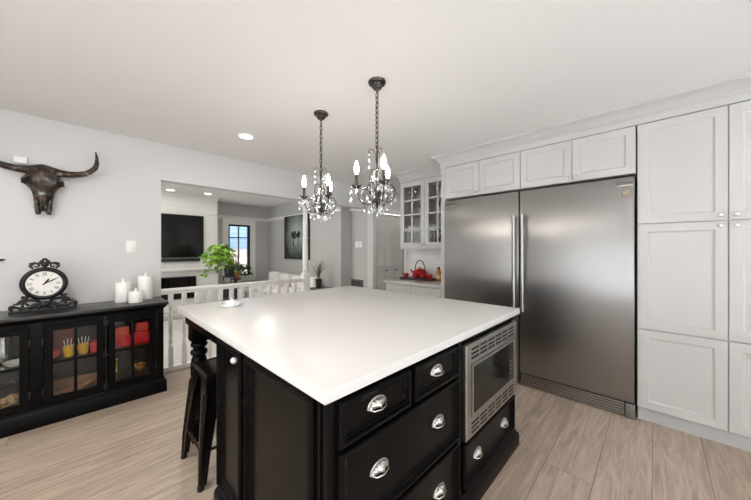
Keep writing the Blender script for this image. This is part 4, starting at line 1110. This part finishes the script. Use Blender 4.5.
def blades(name, lab, c, n, h, sp_, potr, poth, m, pm, w=.012):
    t = thing(name, lab, 'plant', c)
    MB().lathe([(potr * .8, 0), (potr, poth), (potr * .9, poth), (potr * .85, poth - .015), (.005, poth - .02)], c, n=20).build('pot', pm, t)
    b = MB()
    for i in range(n):
        a = random.random() * 2 * PI; l = h * random.uniform(.6, 1); o = sp_ * random.uniform(.2, 1)
        pts = []
        for k in range(7):
            q = k / 6; r = o * q * q + .01
            pts.append(Vector((c[0] + r * math.cos(a), c[1] + r * math.sin(a), c[2] + poth - .02 + l * q * (1 - .15 * q * (o / sp_)))))
        sd = Vector((-math.sin(a), math.cos(a), 0))
        L = [p - sd * w * (1 - (k / 6) ** 2) for k, p in enumerate(pts)]; R = [p + sd * w * (1 - (k / 6) ** 2) for k, p in enumerate(pts)]
        vl = [b.v(*p) for p in L]; vc = [b.v(*(p + Vector((math.cos(a), math.sin(a), 0)) * -.004)) for p in pts]; vr = [b.v(*p) for p in R]
        for k in range(6): b.f([vl[k], vc[k], vc[k + 1], vl[k + 1]]); b.f([vc[k], vr[k], vr[k + 1], vc[k + 1]])
    b.build('foliage', m, t, 60)
    return t
blades('spiky_plant', 'spiky grey-green plant in a black pot on the side table', (3.28, 4.75, .6005), 34, .42, .26, .062, .17, mat('grey_leaf', '#6d7668', .5, noise=.2, nscale=10), POTB, .009)
# return-air grille and switches on the hall wall
vg = MB(faceX(3.7995)).ringframe(4.02, 4.36, .46, .76, [(0, 0), (0, .012), (.03, .012), (.03, 0)]).build('wall_vent', mat('brown_vent', '#6b625a', .5)); tag(vg, 'dark framed air grille low on the grey hall wall', 'vent')
b = MB(faceX(3.7995))
for i in range(12): b.box(4.045 + i * .0245, 4.057 + i * .0245, .001, .008, .49, .73)
b.build('slats', mat('dark_slats', '#35302c', .5), vg)
for (y, lab) in ((4.20, 'white light switch plate on the hall wall, left of the two'), (4.10, 'white light switch plate on the hall wall, right of the two')):
    o = MB(faceX(3.7995)).box(y - .04, y + .04, 0, .008, 1.385, 1.51, .002).build('switch_plate', PLAST); tag(o, lab, 'light switch', 'switch plates on the hall wall')
    MB(faceX(3.7995)).box(y - .016, y + .016, .008, .012, 1.415, 1.48, .002).build('rocker', PLAST, o)

# big trailing plant on a stand
def leafy(t, c, n, spread, zmin, zmax, m, size, bias):
    b = MB()
    for i in range(n):
        a = random.random() * 2 * PI; r = math.sqrt(random.random())
        px = c[0] + spread[0] * r * math.cos(a) + bias[0] * random.random(); py = c[1] + spread[1] * r * math.sin(a)
        top = zmax - (zmax - zmin) * .45 * r * r
        pz = top - random.random() ** 1.4 * (zmax - zmin) * (.35 + .5 * r)
        s = size * random.uniform(.6, 1.15)
        d = Vector((math.cos(a) + random.uniform(-.6, .6), math.sin(a) + random.uniform(-.6, .6) - .4, random.uniform(-.7, .3))).normalized()
        sd = d.cross(Vector((random.uniform(-.3, .3), random.uniform(-.3, .3), 1))).normalized(); nn = sd.cross(d).normalized()
        p = Vector((px, py, pz))
        out = [(0, 0), (.18, .34), (.45, .42), (.75, .25), (1, 0), (.75, -.25), (.45, -.42), (.18, -.34)]
        vs = [b.v(*(p + d * u * s + sd * w * s + nn * (abs(w) * .35 - .25 * u * u) * s)) for u, w in out]
        m0 = b.v(*(p + d * .45 * s - nn * .03 * s))
        for k in range(8): b.f([vs[k], vs[(k + 1) % 8], m0])
    return b.build('foliage', m, t, 60)
PXc, PYc = 1.93, 5.62
ps = thing('plant_stand', 'tall black plant stand behind the railing', 'plant stand', (PXc, PYc, 0))
MB().lathe([(.11, .84), (.12, .845), (.12, .865), (.02, .868)], (PXc, PYc, 0), n=24).build('stand_top', POTB, ps)
for i in range(3):
    a = i * 2 * PI / 3 + .4
    b = MB(); b.tube([(PXc + .17 * math.cos(a), PYc + .17 * math.sin(a), .008), (PXc + .06 * math.cos(a), PYc + .06 * math.sin(a), .45), (PXc + .11 * math.cos(a), PYc + .11 * math.sin(a), .84)], .01, 8); b.build('leg', POTB, ps)
pt = thing('trailing_plant', 'bushy bright green trailing plant in front of the window', 'plant', (PXc, PYc, .8685))
MB().lathe([(.08, 0), (.11, .18), (.115, .19), (.1, .19), (.095, .17), (.01, .16)], (PXc, PYc, .8685), n=24).build('pot', POTB, pt)
leafy(pt, (PXc - .17, PYc, 0), 260, (.26, .20), 1.0, 1.46, LEAF, .09, (.02, 0))
b = MB()
for i in range(16):
    a = random.random() * 2 * PI; r = random.uniform(.08, .24)
    b.tube([(PXc, PYc, 1.02), (PXc - .04 + r * .5 * math.cos(a), PYc + r * .4 * math.sin(a), 1.28), (PXc - .06 + r * math.cos(a), PYc + r * .7 * math.sin(a), 1.22), (PXc - .06 + 1.05 * r * math.cos(a), PYc + .75 * r * math.sin(a), 1.02)], .004, 5)
for i in range(5):
    b.tube([(PXc - .05, PYc - .1, 1.2), (PXc - .12 + i * .03, PYc - .22, 1.1), (PXc - .12 + i * .03, PYc - .24, .93 + .03 * i)], .004, 5)
b.build('stems', STEMM, pt)
# hanging tendrils of leaves
# orange pot beside it
po = thing('potted_plant', 'small plant in an orange-brown pot right of the trailing plant', 'plant', (2.23, 6.15, 0.7605))
MB().lathe([(.06, 0), (.09, .07), (.085, .13), (.075, .13), (.07, .11), (.01, .11)], (2.23, 6.15, .7605), n=20).build('pot', POTO, po)
leafy(po, (2.23, 6.15, 0), 50, (.12, .12), .86, 1.05, LEAF2, .08, (0, 0))
pd = thing('pedestal_table', 'narrow dark pedestal under the orange-brown pot', 'plant stand', (2.23, 6.15, 0))
MB().lathe([(.095, .73), (.10, .735), (.10, .76), (.005, .76)], (2.23, 6.15, 0), n=24).build('table_top', POTB, pd)
MB().lathe([(.14, 0), (.14, .015), (.03, .03), (.025, .4), (.03, .73)], (2.23, 6.15, 0), n=18).build('pedestal', POTB, pd)
# window sill plants
SZ_ = WZ0 - .0045
for (x, h, nm, lab, pm) in ((2.60, .08, 'sill_pot', 'blue glazed pot at the left of the window sill', POTBL), (2.93, .09, 'sill_pot', 'blue glazed pot at the right of the window sill', POTBL)):
    t = thing(nm, lab, 'plant', (x, LY - .034, SZ_), 'potted plants on the window sill')
    MB().lathe([(.022, 0), (.03, h), (.026, h), (.024, h - .01), (.004, h - .012)], (x, LY - .034, SZ_), n=16).build('pot', pm, t)
    leafy(t, (x, LY - .09, 0), 14 if x < 2.8 else 34, (.06 if x < 2.8 else .10, .04), SZ_ + h, SZ_ + h + (.14 if x < 2.8 else .22), LEAF2, .10, (0, 0))
bl = thing('orchid', 'upright green orchid in a white pot in the middle of the window sill', 'plant', (2.76, LY - .034, SZ_))
MB().lathe([(.022, 0), (.028, .09), (.025, .09), (.02, .078), (.004, .075)], (2.76, LY - .034, SZ_), n=16).build('pot', PLAST, bl)
b = MB(); b.tube([(2.76, LY - .034, SZ_ + .07), (2.75, LY - .05, SZ_ + .3), (2.74, LY - .06, SZ_ + .52)], .006, 6); b.build('stems', STEMM, bl)
leafy(bl, (2.76, LY - .09, 0), 18, (.05, .03), SZ_ + .1, SZ_ + .36, LEAF2, .13, (0, 0))

# ================================================================== OUTSIDE
nh = MB().box(-1.0, 8.0, 10.2, 10.6, -.4, 5.2).build('neighbour_house', SIDING); tag(nh, 'blue sided house wall seen through the living room window', 'house')
fe = thing('garden_fence', 'pale board fence outside the living room window', 'fence', (3.5, 9.2, -.4))
MB().box(-.5, 7.5, 9.2, 9.24, -.4, 1.32).build('fence_boards', FENCEM, fe)
MB().box(-.5, 7.5, 9.17, 9.27, 1.32, 1.37).build('fence_cap', mat('fence_cap_paint', '#8a8582', .6), fe)
struct('ground', MB().box(-9, 12, -9, 12, -.5, -.4), mat('bounce_ground', '#dcdde0', .9, noise=.05, nscale=6))  # unseen ground, made pale to bounce daylight up to the ceiling
